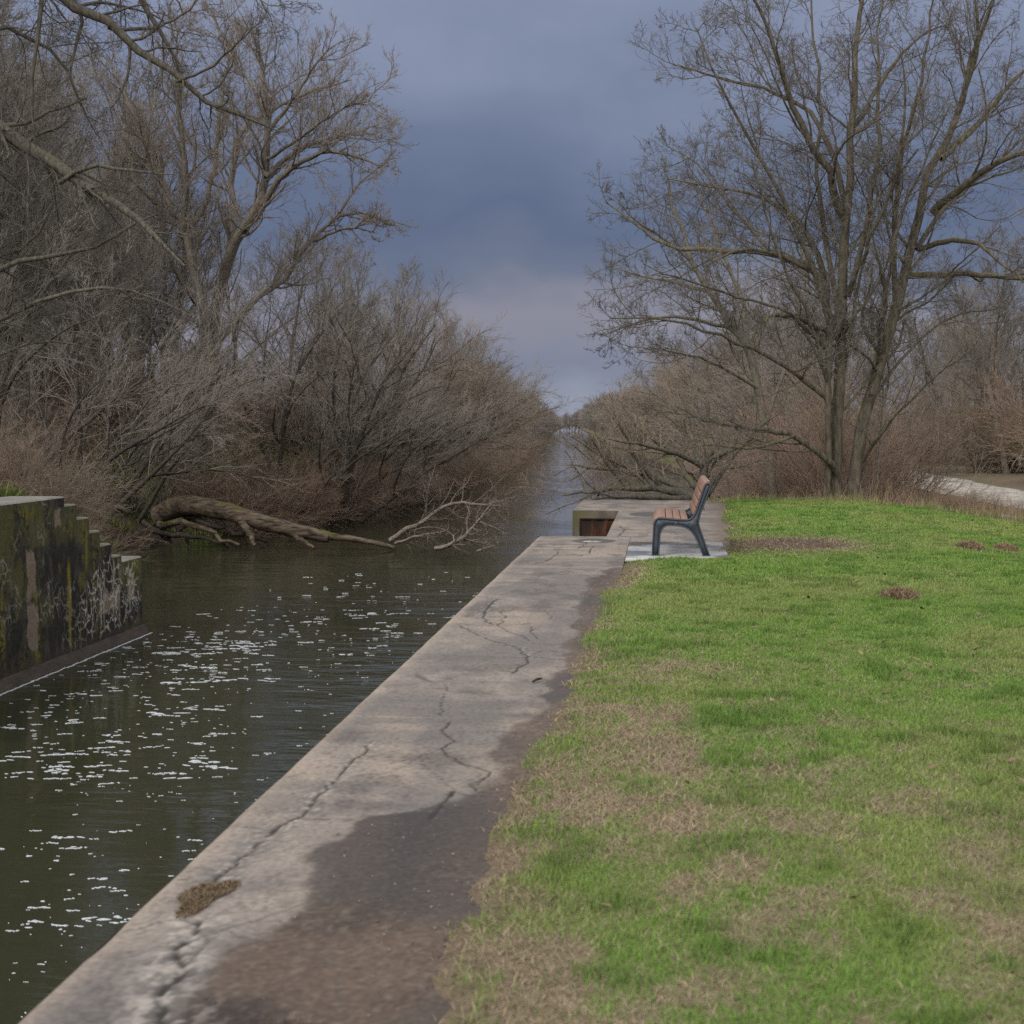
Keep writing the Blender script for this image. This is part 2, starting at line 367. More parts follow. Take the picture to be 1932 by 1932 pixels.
# right ground sheet
def spaced(a, b, d0, g):
    v = [a]; d = d0
    while v[-1] < b: v.append(v[-1] + d); d *= g
    return np.array(v)
rowsY = np.concatenate((np.arange(-8, 2.5, .7), np.arange(2.5, 28.36, .09), [28.40], spaced(28.5, 2600, .25, 1.045)))
s = np.concatenate((np.arange(0, 7, .09), spaced(7.1, 900, .3, 1.08)))
left0 = np.where(rowsY < 18.6, -1.3, np.where(rowsY < 25.2, -.55, np.where(rowsY < 28.37, -1.2, right_edge(rowsY) - 2.2)))
X = left0[:, None] + s[None]; Y = np.repeat(rowsY[:, None], len(s), 1)
Z = h_right(X, Y)
sa, ba = straw_amt(X, Y), bare_amt(X, Y)
soil, straw, green, litter = (.085, .060, .046), (.19, .15, .10), (.085, .145, .03), (.14, .108, .078)
c = lerp(lerp(green, straw, np.clip(sa, 0, 1) * .8 + .15), soil, np.clip(ba + .55 * sstep(.38, .05, X - edge_x(Y)) * (Y < 16) + sstep(.5, .1, X - 1.15) * (Y > 16) * (Y < 28) * .8, 0, 1))
past = Y - lawn_far(X)
c = lerp(c, lerp(litter, (.07, .085, .03), sstep(.5, .7, fbm(X * .25, Y * .25, 3, 41))), sstep(0, 1.2, past))
c = lerp(c, (.05, .04, .03), (Z < WATER + .35).astype(float))
o = obj('ground', mesh_np('ground', np.stack((X, Y, Z), -1).reshape(-1, 3), [grid_faces(*X.shape)[:, ::-1]], 'attr_ground', True, c.reshape(-1, 3)))
tag(o, kind='structure')
# left bank sheet
rowsY = np.concatenate((np.arange(-30, 26, 2.), np.arange(26, 70, .4), spaced(70, 2600, .6, 1.045)))
s = np.concatenate((np.arange(0, 14, .35), spaced(14.4, 900, .6, 1.1)))
left0 = np.where(rowsY < 34.5, -13.42, left_edge(rowsY) + 1.6)
X = left0[:, None] - s[None]; Y = np.repeat(rowsY[:, None], len(s), 1); Z = h_left(X, Y)
c = lerp((.10, .078, .055), (.06, .085, .025), sstep(.48, .68, fbm(X * .22, Y * .22, 3, 51)) * .8)
c = lerp(c, (.040, .031, .023), sstep(1.6, .4, Z - WATER))
o = obj('left_bank', mesh_np('left_bank', np.stack((X, Y, Z), -1).reshape(-1, 3), [grid_faces(*X.shape)], 'attr_ground', True, c.reshape(-1, 3)))
tag(o, kind='structure')
# water
xs = np.linspace(-400, 200, 7); ys = np.array([-30, 0, 30, 60, 120, 300, 800, 2600.])
X, Y = np.meshgrid(xs, ys, indexing='ij')
tag(obj('water', mesh_np('water', np.stack((X, Y, X * 0 + WATER), -1).reshape(-1, 3), [grid_faces(*X.shape)], 'water')), kind='structure')
# gravel trail
ty = np.concatenate((np.linspace(4, 60, 70), np.linspace(62, 600, 90))); cx = trail_x(ty)
dx = np.gradient(cx, ty); nrm = np.stack((np.ones_like(dx), -dx), -1); nrm /= np.linalg.norm(nrm, axis=1, keepdims=True)
off = np.linspace(-1.5, 1.5, 9); off2 = off[None] * (1 + .25 * (fbm(ty[:, None] * .8 + off[None], ty[:, None] * .0 + 3, 3, 121) - .5)); X = cx[:, None] + nrm[:, :1] * off2; Y = ty[:, None] + nrm[:, 1:] * off
Z = h_right(X, Y); Z = Z.max(1, keepdims=True) + .03 - .06 * np.abs(off / 1.5)[None] ** 3 + .03 * (fbm(X * 1.5, Y * 1.5, 3, 120) - .5)
tag(obj('trail', mesh_np('trail', np.stack((X, Y, Z), -1).reshape(-1, 3), [grid_faces(*X.shape)[:, ::-1]], 'gravel', True)), kind='structure')

# ------------------------------------------------------------------ near lock wall (the walk along its top)
CRACKS = [  # polylines in photo pixels on the wall top, width in metres
    ([(850, 1362), (838, 1388), (858, 1400), (836, 1412), (846, 1425), (880, 1440), (922, 1456), (905, 1470), (888, 1478), (900, 1492), (945, 1496)], .020),
    ([(690, 1430), (760, 1434), (836, 1412)], .008), ([(862, 1496), (835, 1478), (800, 1440), (790, 1420)], .006),
    ([(845, 1290), (835, 1330), (830, 1350)], .008), ([(850, 1493), (880, 1500), (920, 1502)], .02), ([(850, 1493), (832, 1512), (828, 1528), (815, 1545)], .03),
    ([(695, 1405), (665, 1440), (620, 1490), (575, 1530), (565, 1545), (530, 1558), (480, 1600), (430, 1640), (395, 1670)], .022), ([(575, 1545), (620, 1545), (660, 1548)], .014),
    ([(370, 1740), (345, 1790), (330, 1840), (300, 1932)], .035),
    ([(965, 1270), (985, 1255), (1000, 1238), (1075, 1246)], .014), ([(1000, 1238), (975, 1222), (940, 1212), (900, 1195), (870, 1180)], .012), ([(1000, 1238), (1030, 1225), (1070, 1232)], .006),
    ([(940, 1152), (952, 1165), (940, 1178), (955, 1190), (985, 1200), (995, 1210)], .010), ([(1000, 1182), (1005, 1195), (1010, 1206)], .010),
    ([(935, 1130), (915, 1150), (910, 1165), (930, 1178)], .014), ([(1030, 1150), (1040, 1168)], .008),
    ([(770, 1232), (850, 1236), (930, 1240), (1000, 1241)], .007),
    ([(1055, 1040), (1040, 1055), (1010, 1065)], .014), ([(1110, 1022), (1090, 1035), (1040, 1040)], .014), ([(1120, 1030), (1110, 1045), (1090, 1050)], .014),
    ([(1050, 1083), (1100, 1080), (1130, 1078)], .010), ([(1010, 1060), (1060, 1070)], .008),
    ([(1165, 990), (1180, 1000), (1165, 1012)], .02), ([(1190, 985), (1240, 985), (1290, 990)], .012), ([(1185, 1005), (1220, 1003), (1260, 1010)], .012), ([(1290, 1020), (1330, 1018), (1380, 1022)], .014),
    ([(1120, 950), (1180, 955), (1250, 953)], .02), ([(1150, 958), (1230, 950), (1300, 955)], .02), ([(1200, 965), (1300, 962), (1350, 968)], .02), ([(1250, 975), (1330, 978), (1370, 975)], .016), ([(1260, 1000), (1350, 998)], .014)]
CR = [([tuple(at_z(u, v, 0)[:2]) for u, v in p], w * (1.0 if p[0][1] > 1330 else 1.7)) for p, w in CRACKS]
WETL = [(300, 1945), (430, 1812), (520, 1730), (575, 1680), (592, 1610), (640, 1556), (690, 1538), (800, 1530), (850, 1520), (900, 1500), (935, 1470), (948, 1420), (958, 1390), (1000, 1340), (1020, 1310), (1040, 1275), (1060, 1262), (1075, 1215), (1085, 1180), (1100, 1120), (1125, 1085), (1160, 1068)]
WXY = np.array([at_z(u, v, 0)[:2] for u, v in WETL])
def top_color(X, Y):
    f1 = fbm(X * 2.3, Y * 1.1, 4, 61); f2 = fbm(X * 9, Y * 7, 4, 62); f3 = fbm(X * 1.2, Y * .7, 3, 63)
    c = lerp((.155, .134, .120), (.262, .226, .198), f2)
    c = lerp(c, (.125, .115, .110), sstep(.42, .62, f1) * .75)
    c = lerp(c, (.30, .245, .195), sstep(.55, .75, f3) * .6)
    strk = sstep(.55, .7, fbm(X * .8, Y * 5, 3, 65)); c = lerp(c, (.115, .105, .10), strk * .5)
    c = lerp(c, (.07, .062, .058), sstep(.64, .74, vnoise(X * 60, Y * 45, 5)) * .35 + sstep(.58, .72, fbm(X * 4, Y * 2.5, 5, 64)) * .45)
    c = lerp(c, (.36, .29, .225), sstep(.12, .02, X - XE) * .35 * (Y < 19))
    wl = np.interp(Y, WXY[:, 1], WXY[:, 0], left=-1.3, right=9)
    wl = np.where(Y > 15, 9, wl)
    wet = .75 * sstep(-.02, .03, X - wl + .20 * (fbm(X * 3.5, Y * 2.2, 3, 58) - .5) + .16 * (fbm(X * 9, Y * 6, 5, 66) - .5)) + .25 * sstep(-.08, .1, X - wl + .2 * (fbm(X * 5, Y * 3, 4, 60) - .5))
    mud = lerp((.036, .029, .026), (.088, .064, .050), sstep(.3, .7, fbm(X * 3.5, Y * 2.2, 6, 67))); mud = lerp(mud, (.10, .072, .055), sstep(.30, .02, edge_x(Y) - X) * .7 * (Y < 15)); mud = mud * (.75 + .5 * vnoise(X * 70, Y * 50, 6))[..., None]; mud = lerp(mud, (.13, .105, .085), sstep(.72, .80, vnoise(X * 60, Y * 45, 8)) * .6)
    mud = lerp(mud, (.048, .043, .042), sstep(.5, .68, fbm(X * 2 + 5, Y * 1.2, 2, 68)) * .7)
    c = lerp(c, mud, wet * .95)
    # soil washed over the paving beside the lawn behind the bench
    e = np.interp(Y, [15.5, 16.2, 27, 30], [-.42, .78, 1.2, 1.2]); soil_f = sstep(-.35, .02, X - e + .2 * (fbm(X * 4, Y * 4, 3, 69) - .5)) * (Y > 15.5)
    c = lerp(c, (.12, .095, .078), soil_f * .9)
    for cx, cy, rx, ry in ((-.83, 18.35, .28, .35), (-.12, 23.9, .38, .6)):
        d = ((X - cx) / rx) ** 2 + ((Y - cy) / ry) ** 2
        c = lerp(c, (.06, .058, .06), sstep(1.25, .8, d + .3 * (f2 - .5)) * .85)
    d = ((X + .85) / .13) ** 2 + ((Y - 18.25) / .12) ** 2
    c = lerp(c, (.45, .42, .38), sstep(1.2, .6, d) * sstep(.45, .6, fbm(X * 30, Y * 20, 2, 70)))
    ck = np.zeros(X.shape)
    jx = X + .055 * (fbm(X * 6, Y * 6, 2, 71) - .5) + .014 * (vnoise(X * 26, Y * 26, 11) - .5); jy = Y + .07 * (fbm(X * 6 + 40, Y * 6, 2, 72) - .5) + .018 * (vnoise(X * 26, Y * 26, 12) - .5)
    band = np.zeros(X.shape)
    for k_ in (6, 8, 10, 14):
        band = np.maximum(band, sstep(.13, .0, seg_dist(jx, jy, CR[k_][0])))
    c = lerp(c, (.095, .088, .082), band * .6 * sstep(.3, .6, f2))
    c = lerp(c, (.34, .32, .295), band * sstep(.74, .82, vnoise(X * 85, Y * 62, 14)) * .6)
    ve = voro_edge(jx * 2.3 + .5 * f1, jy * 1.5); fine = sstep(.020, .006, ve) * sstep(.50, .60, fbm(X * 1.7, Y * .9, 3, 76))
    c = lerp(c, (.07, .062, .058), fine * .75)
    for p, w in CR:
        ys_ = [q[1] for q in p]; sel = (Y > min(ys_) - .3) & (Y < max(ys_) + .3)
        if sel.any():
            dd = seg_dist(jx[sel], jy[sel], p); ck[sel] = np.maximum(ck[sel], sstep(w * .5, w * .15, dd))
    c = lerp(c, (.03, .026, .024), ck * .95)
    # pale lime crust along the big near crack
    crust = sstep(.16, .02, seg_dist(X, Y, CR[8][0]) + .12 * (f2 - .5)) * (X < -1.05) * sstep(.5, .62, fbm(X * 25, Y * 20, 3, 73))
    crust = crust + sstep(.05, .0, seg_dist(X, Y, CR[6][0])) * sstep(.62, .72, fbm(X * 30, Y * 22, 3, 74)) * .8
    c = lerp(c, (.40, .36, .325), np.clip(crust, 0, 1) * .5)
    z = -.006 * ck - .002 * fine + .006 * np.clip(crust, 0, 1) * f2 + .004 * (f1 - .5) - .006 * wet * (fbm(X * 2, Y * 1.5, 2, 75) - .3)
    return c, z, wet
def top_sheet(xs, ys):
    X, Y = np.meshgrid(xs, ys, indexing='ij'); c, z, wet = top_color(X, Y)
    z = z - np.where(X < XE + .05, .03 * (1 - np.clip((X - XE) / .05, 0, 1)) ** 2, 0) * (Y < 19.2)
    chip = .014 * (fbm(Y * 2.5, Y * 0 + 2, 4, 110) - .5) + .006 * sstep(.66, .78, fbm(Y * 1.7, Y * 0 + 7, 3, 111)); X = X + np.where(X < XE + .14, chip * (1 - np.clip((X - XE) / .14, 0, 1)), 0) * (Y < 19.2)
    col = np.concatenate((c, (wet * sstep(.35, .6, fbm(X * 1.3, Y * .7, 2, 78)))[..., None]), -1)
    return np.stack((X, Y, z), -1).reshape(-1, 3), grid_faces(*X.shape), col.reshape(-1, 4)
V, Fc, Cc = [], [], []; nv = 0
def put(v, f, c):
    global nv
    V.append(v); Fc.append(f + nv); Cc.append(c); nv += len(v)
put(*top_sheet(np.concatenate((np.arange(XE, -.40, .012), [-.38])), np.concatenate((np.arange(-6, 2.8, .2), np.arange(2.8, 11, .014), np.arange(11, 19.101, .03)))))
put(*top_sheet(np.linspace(-.70, 1.6, 116), np.linspace(19.104, 24.8, 150)))
put(*top_sheet(np.linspace(-.376, 1.6, 100), np.linspace(15.6, 19.1, 110)))
put(*top_sheet(np.linspace(-1.5, 1.6, 150), np.linspace(24.804, 28.3, 90)))
def face(u_, v_, fn, flip=False, base=(.13, .12, .10)):
    A, B = np.meshgrid(u_, v_, indexing='ij'); P = fn(A, B)
    c = lerp(base, (.05, .045, .04), sstep(.4, .65, fbm(A * 2.5, B * 1.0, 4, 81))); c = lerp(c, (.09, .085, .03), sstep(.55, .7, fbm(A * 3, B * 2, 3, 82)) * .6)
    f = grid_faces(*A.shape)
    put(P.reshape(-1, 3), f[:, ::-1] if flip else f, np.concatenate((c, c[..., :1] * 0), -1).reshape(-1, 4))
zz = np.linspace(-5, 0, 50)
face(np.linspace(-6, 19.1, 300), np.append(zz[:-1], -.030), lambda a, b: np.stack((a * 0 + XE, a, b), -1))
face(np.linspace(XE, -.70, 30), zz - .002, lambda a, b: np.stack((a, a * 0 + 19.1, b), -1))
face(np.linspace(19.1, 24.8, 100), zz - .002, lambda a, b: np.stack((a * 0 - .70, a, b), -1))
face(np.linspace(-1.5, -.70, 40), zz - .002, lambda a, b: np.stack((a, a * 0 + 24.8, b), -1), True)
face(np.linspace(24.8, 28.3, 50), zz - .002, lambda a, b: np.stack((a * 0 - 1.5, a, b), -1))
face(np.linspace(-1.5, 1.6, 50), zz - .002, lambda a, b: np.stack((a, a * 0 + 28.3, b), -1))
w = obj('lock_wall', mesh_np('lock_wall', np.concatenate(V), [np.concatenate(Fc)], 'attr_concrete', True, np.concatenate(Cc)))
tag(w, 'cracked pale concrete lock wall whose flat top is the walk beside the lawn', 'wall')
for pz in ():
    pass
# rusty steel plate let into the end of the gate recess
mb = MB(); xs = np.linspace(-1.36, -.74, 40); prof = .03 * np.abs(np.sin((xs + 1.36) * 14)) ** .6
for i in range(39):
    mb.add([(xs[i], 24.70 + prof[i], -5), (xs[i + 1], 24.70 + prof[i + 1], -5), (xs[i + 1], 24.70 + prof[i + 1], -.15), (xs[i], 24.70 + prof[i], -.15)], [(0, 1, 2, 3)])
mb.box((-1.36, 24.70, -.15), (-.74, 24.798, -.13))
mb.box((-1.375, 24.69, -5), (-1.36, 24.798, -.13))
obj('steel_plate', mb.mesh('steel_plate', 'rust'), w)

# ------------------------------------------------------------------ far lock wall with stepped end
st_y = [31.0, 31.6, 32.15, 32.7, 33.2, 33.7]                       # start of each step
def uy(u): return XLW / ray(u, 1000)[0] * ray(u, 1000)[1]
st_u = [122, 145, 168, 188, 209, 228]; st_v = [958, 984, 1010, 1036, 1058, 1066]
st_y = [uy(u) for u in st_u]; y_end = uy(266)
tops = [0.0] + [CAMZ - (v - 800) / F * (y + .25) for v, y in zip(st_v, st_y)]
bounds = [-8] + st_y + [y_end]
V, Fc, Cc = [], [], []; nv = 0
BAT = .0
def wall_col(Yy, Zz):
    u_ = (Yy - 26.0) ; v_ = Zz
    n_ = fbm(u_ * 2.0, v_ * 1.5, 5, 91); n2_ = fbm(u_ * 7, v_ * 2.2, 5, 92); n3 = fbm(u_ * 14, v_ * 14, 3, 93)
    c = lerp((.010, .009, .008), (.042, .037, .030), n3 * (.4 + .9 * n_))
    c = lerp(c, (.075, .07, .055), sstep(.5, .75, n2_) * .6)
    topz = np.interp(Yy, [st_y[0], st_y[-1]], [0, tops[-1]])
    mossk = sstep(-.9, -.05, Zz - topz) * sstep(.25, .6, n_) + .55 * sstep(2.2, .6, u_) * sstep(.4, .6, fbm(u_ * 2, v_ * 1.5, 4, 89))
    mossk = mossk * sstep(.35, .6, n3 + .25 * n_) + .6 * sstep(.55, .7, n_)
    c = lerp(c, (.095, .092, .028), np.clip(mossk, 0, 1) * .7)
    yel = sstep(.60, .74, .5 * fbm(u_ * 5 + 3, v_ * .5, 4, 95) + .5 * fbm(u_ * 3, v_ * 2.5, 4, 88) + .04) * sstep(.3, .5, n3); c = lerp(c, (.17, .145, .015), yel * .7)
    for y0, wd, z0, z1, k in ((28.75, .10, -3.1, -1.5, .9), (29.7, .09, -1.6, -.8, .7), (33.75, .35, -3.2, -1.9, .7)):
        k_ = sstep(1, .4, np.abs(Yy - y0 + .08 * (n_ - .5)) / wd) * sstep(z0 - .2, z0 + .2, Zz) * sstep(z1 + .3, z1 - .1, Zz); c = lerp(c, (.20, .165, .015), k_ * k * (.5 + .7 * n3))
    for y0, y1, z0, z1 in ((26.72, 27.15, -1.95, -.95), (26.72, 27.2, -3.0, -2.03), (28.1, 28.4, -.62, -.22), (34.15, 34.8, -3.05, -2.05), (30.3, 31.7, -2.75, -2.2), (32.0, 32.5, -2.6, -2.05)):
        q = 1 - np.maximum(np.abs(Yy - (y0 + y1) / 2) / ((y1 - y0) / 2), np.abs(Zz - (z0 + z1) / 2) / ((z1 - z0) / 2))
        k_ = sstep(-.05, .18, q + .9 * (fbm(u_ * 4, v_ * 3, 4, 87) - .55) + .2 * (n3 - .5)); c = lerp(c, (.21, .165, .125), k_ * .85)
    # lime crackle
    wx = u_ * 3.0 + 1.5 * (fbm(u_ * 4, v_ * 4, 3, 96) - .5); wy = v_ * 3.4 + 1.5 * (fbm(u_ * 4 + 9, v_ * 4, 3, 97) - .5)
    ed = voro_edge(wx, wy)
    d = ((Yy - 31.1) / 1.9) ** 2 + ((Zz + 2.35) / .85) ** 2
    zone = .85 * np.clip(sstep(1.15, .5, d + 1.2 * (n_ - .5)) + .35 * sstep(.60, .68, fbm(u_ * .9, v_ * 1.1, 2, 98)), 0, 1)
    c = lerp(c, (.52, .49, .44), np.maximum(sstep(.13, .03, ed), .8 * sstep(.09, .02, voro_edge(wx * 2.1 + 5, wy * 2.3)) * sstep(.5, .6, n2_)) * zone * sstep(.22, .46, fbm(u_ * 3.5, v_ * 3.5, 4, 94)))
    drip = sstep(.62, .74, fbm(u_ * 16, v_ * .9, 3, 99)) * sstep(1.0, .3, d); c = lerp(c, (.38, .36, .32), drip * .6)
    foot = .8 * sstep(-3.05, -3.3, Zz + .08 * (n_ - .5)); c = lerp(c, (.05, .036, .026), foot * .8)
    return c
def putw(P, Yy, Zz, f, c=None):
    global nv
    c = wall_col(Yy, Zz) if c is None else c
    V.append(P.reshape(-1, 3)); Fc.append(f + nv); Cc.append(c.reshape(-1, 3)); nv += P.shape[0] * P.shape[1]
XB = XLW - 1.15
for i, (ya, yb) in enumerate(zip(bounds[:-1], bounds[1:])):
    tz = tops[i]; near = 24 if i == 0 else ya
    segs = [(ya, near, 60), (near, yb, max(8, int((yb - near) / .022)))] if i == 0 else [(ya, yb, max(8, int((yb - ya) / .022)))]
    for a_, b_, n_ in segs:
        A, B = np.meshgrid(np.linspace(a_, b_, n_), np.linspace(-5, tz - .03, 170), indexing='ij')
        rough = .025 * (fbm(A * 2, B * 2, 4, 101) - .5)
        putw(np.stack((XLW + rough * sstep(0, .2, tz - B), A, B), -1), A, B, grid_faces(*A.shape)[:, ::-1])
        A, B = np.meshgrid(np.linspace(a_, b_, n_), np.linspace(XB, XLW, 30), indexing='ij')
        edge = np.clip((XLW - B) / .06, 0, 1); zt = tz - .03 * (1 - edge) ** 2 + .01 * (fbm(A * 3, B * 3, 3, 102) - .5) * edge
        c = lerp((.12, .12, .105), (.22, .21, .19), fbm(A * 3, B * 4, 4, 103)) if i in (0, 6) else lerp((.075, .08, .045), (.16, .15, .12), fbm(A * 5, B * 5, 4, 103))
        putw(np.stack((B, A, zt), -1), A, B, grid_faces(*A.shape), c)
    # riser at the far end of this level
    lo = tops[i + 1] - .0 if i < 6 else -5
    A, B = np.meshgrid(np.linspace(XB, XLW, 40), np.linspace(lo - .02, tz - .03, 30), indexing='ij')
    putw(np.stack((A, A * 0 + yb, B), -1), A * 0 + yb - (A - XLW), B, grid_faces(*A.shape))
A, B = np.meshgrid(np.linspace(-8, y_end, 300), np.linspace(-5, 0, 40), indexing='ij')
tlim = np.interp(A, [p for y in st_y for p in (y - .001, y + .001)], [t for i in range(6) for t in (tops[i], tops[i + 1])])
putw(np.stack((A * 0 + XB, A, np.minimum(B, tlim - .01)), -1), A, B, grid_faces(*A.shape))
w2_ = obj('stepped_lock_wall', mesh_np('stepped_lock_wall', np.concatenate(V), [np.concatenate(Fc)], 'attr_wall', False, np.concatenate(Cc)))
tag(w2_, 'black stained mossy concrete lock wall with a stepped end across the water', 'wall')
# footing ledge at the waterline
A, B = np.meshgrid(np.linspace(-8, y_end + .06, 400), np.array([0, .25, .5, .75, 1.]), indexing='ij')
fx = XLW + .03 + .13 * B; fz = WATER + .22 - .22 * B - .02 * (fbm(A * 3, B, 3, 104) - .5)
P = np.stack((fx, A, fz), -1); P2 = P[:, -1:].copy(); P2[..., 2] = -5; P = np.concatenate((P, P2), 1)
c = lerp((.022, .018, .014), (.078, .060, .046), fbm(A * 4, B * 3, 4, 105)); c = np.concatenate((c, c[:, -1:]), 1)
P = np.concatenate((P, P[-1:] * np.array([0, 1, 1]) + np.array([XLW, .002, 0])), 0); c = np.concatenate((c, c[-1:]), 0)
obj('footing', mesh_np('footing', P.reshape(-1, 3), [grid_faces(P.shape[0], P.shape[1])], 'attr_wall', False, c.reshape(-1, 3)), w2_)

# ================================================================== TREES
rng = np.random.RandomState(11)
def hand_tree(name, base_Y, limbs, orders, bark, twig, label, cat, seed, group=None, bud=None, depth=1.0, base=None, S=8, thin=1.0, pull=0):
    """limbs: (list of (u,v[,dY]), r0, r1, spawn m). Points become real positions round base_Y"""
    r_ = np.random.RandomState(seed); mbt, mbc = MB(), MB(); allp, allr, allL = [], [], []
    if pull: limbs = [([(q[0] if q[0] > 1340 else 1340 - (1340 - q[0]) * pull, *q[1:]) for q in pl], a_, b_) for pl, a_, b_ in limbs]
    p0 = limbs[0][0][0]; b = at_y(p0[0], p0[1], base_Y + (p0[2] if len(p0) > 2 else 0)) if base is None else np.array(base)
    last = None
    for li, (pl, r0, r1) in enumerate(limbs):
        k = len(pl); drift = r_.randn() * depth if li else 0
        P = np.array([at_y(q[0], q[1], base_Y + (q[2] if len(q) > 2 else drift * (i / max(k - 1, 1)))) for i, q in enumerate(pl)]) - b
        pts, rad, L = resample(P, r0 * thin, r1, 14, r_, .02)
        tubes(mbt, pts[None], rad[None], S)
        allp.append(pts); allr.append(rad); allL.append(L)
    pts, rad, L = np.array(allp), np.array(allr), np.array(allL)
    # one set of branches per metre of limb
    nrep = np.maximum(1, np.round(L / 2.0)).astype(int); idx = np.repeat(np.arange(len(L)), nrep)
    o0 = dict(orders[0]);
    st, d, ll, r = kids(pts[idx], rad[idx], np.minimum(L[idx], o0.get('lcap', 6)), o0['m'], o0.get('t0', .25), 1, o0['ang'], o0['lf'], o0.get('rf', .5), o0['rmin'], r_)
    p1, r1 = grow(st, d, ll, r, o0['K'], o0['wig'], o0.get('trop', (0, 0, .3)), r_, .35)
    tubes(mbt, p1, r1, 5)
    pe, re_, le = twig_orders({'t': mbt, 'c': mbc}, p1, r1, ll, orders[1:], r_)
    root = tree_root(name, b, label, cat, group)
    obj('trunk', mbt.mesh('trunk', bark, True), root); cr_ = obj('crown', mbc.mesh('crown', twig), root)
    if bud: obj('buds', buds_mesh(pe[:, -1], bud, r_, 'bud'), cr_)
    return root

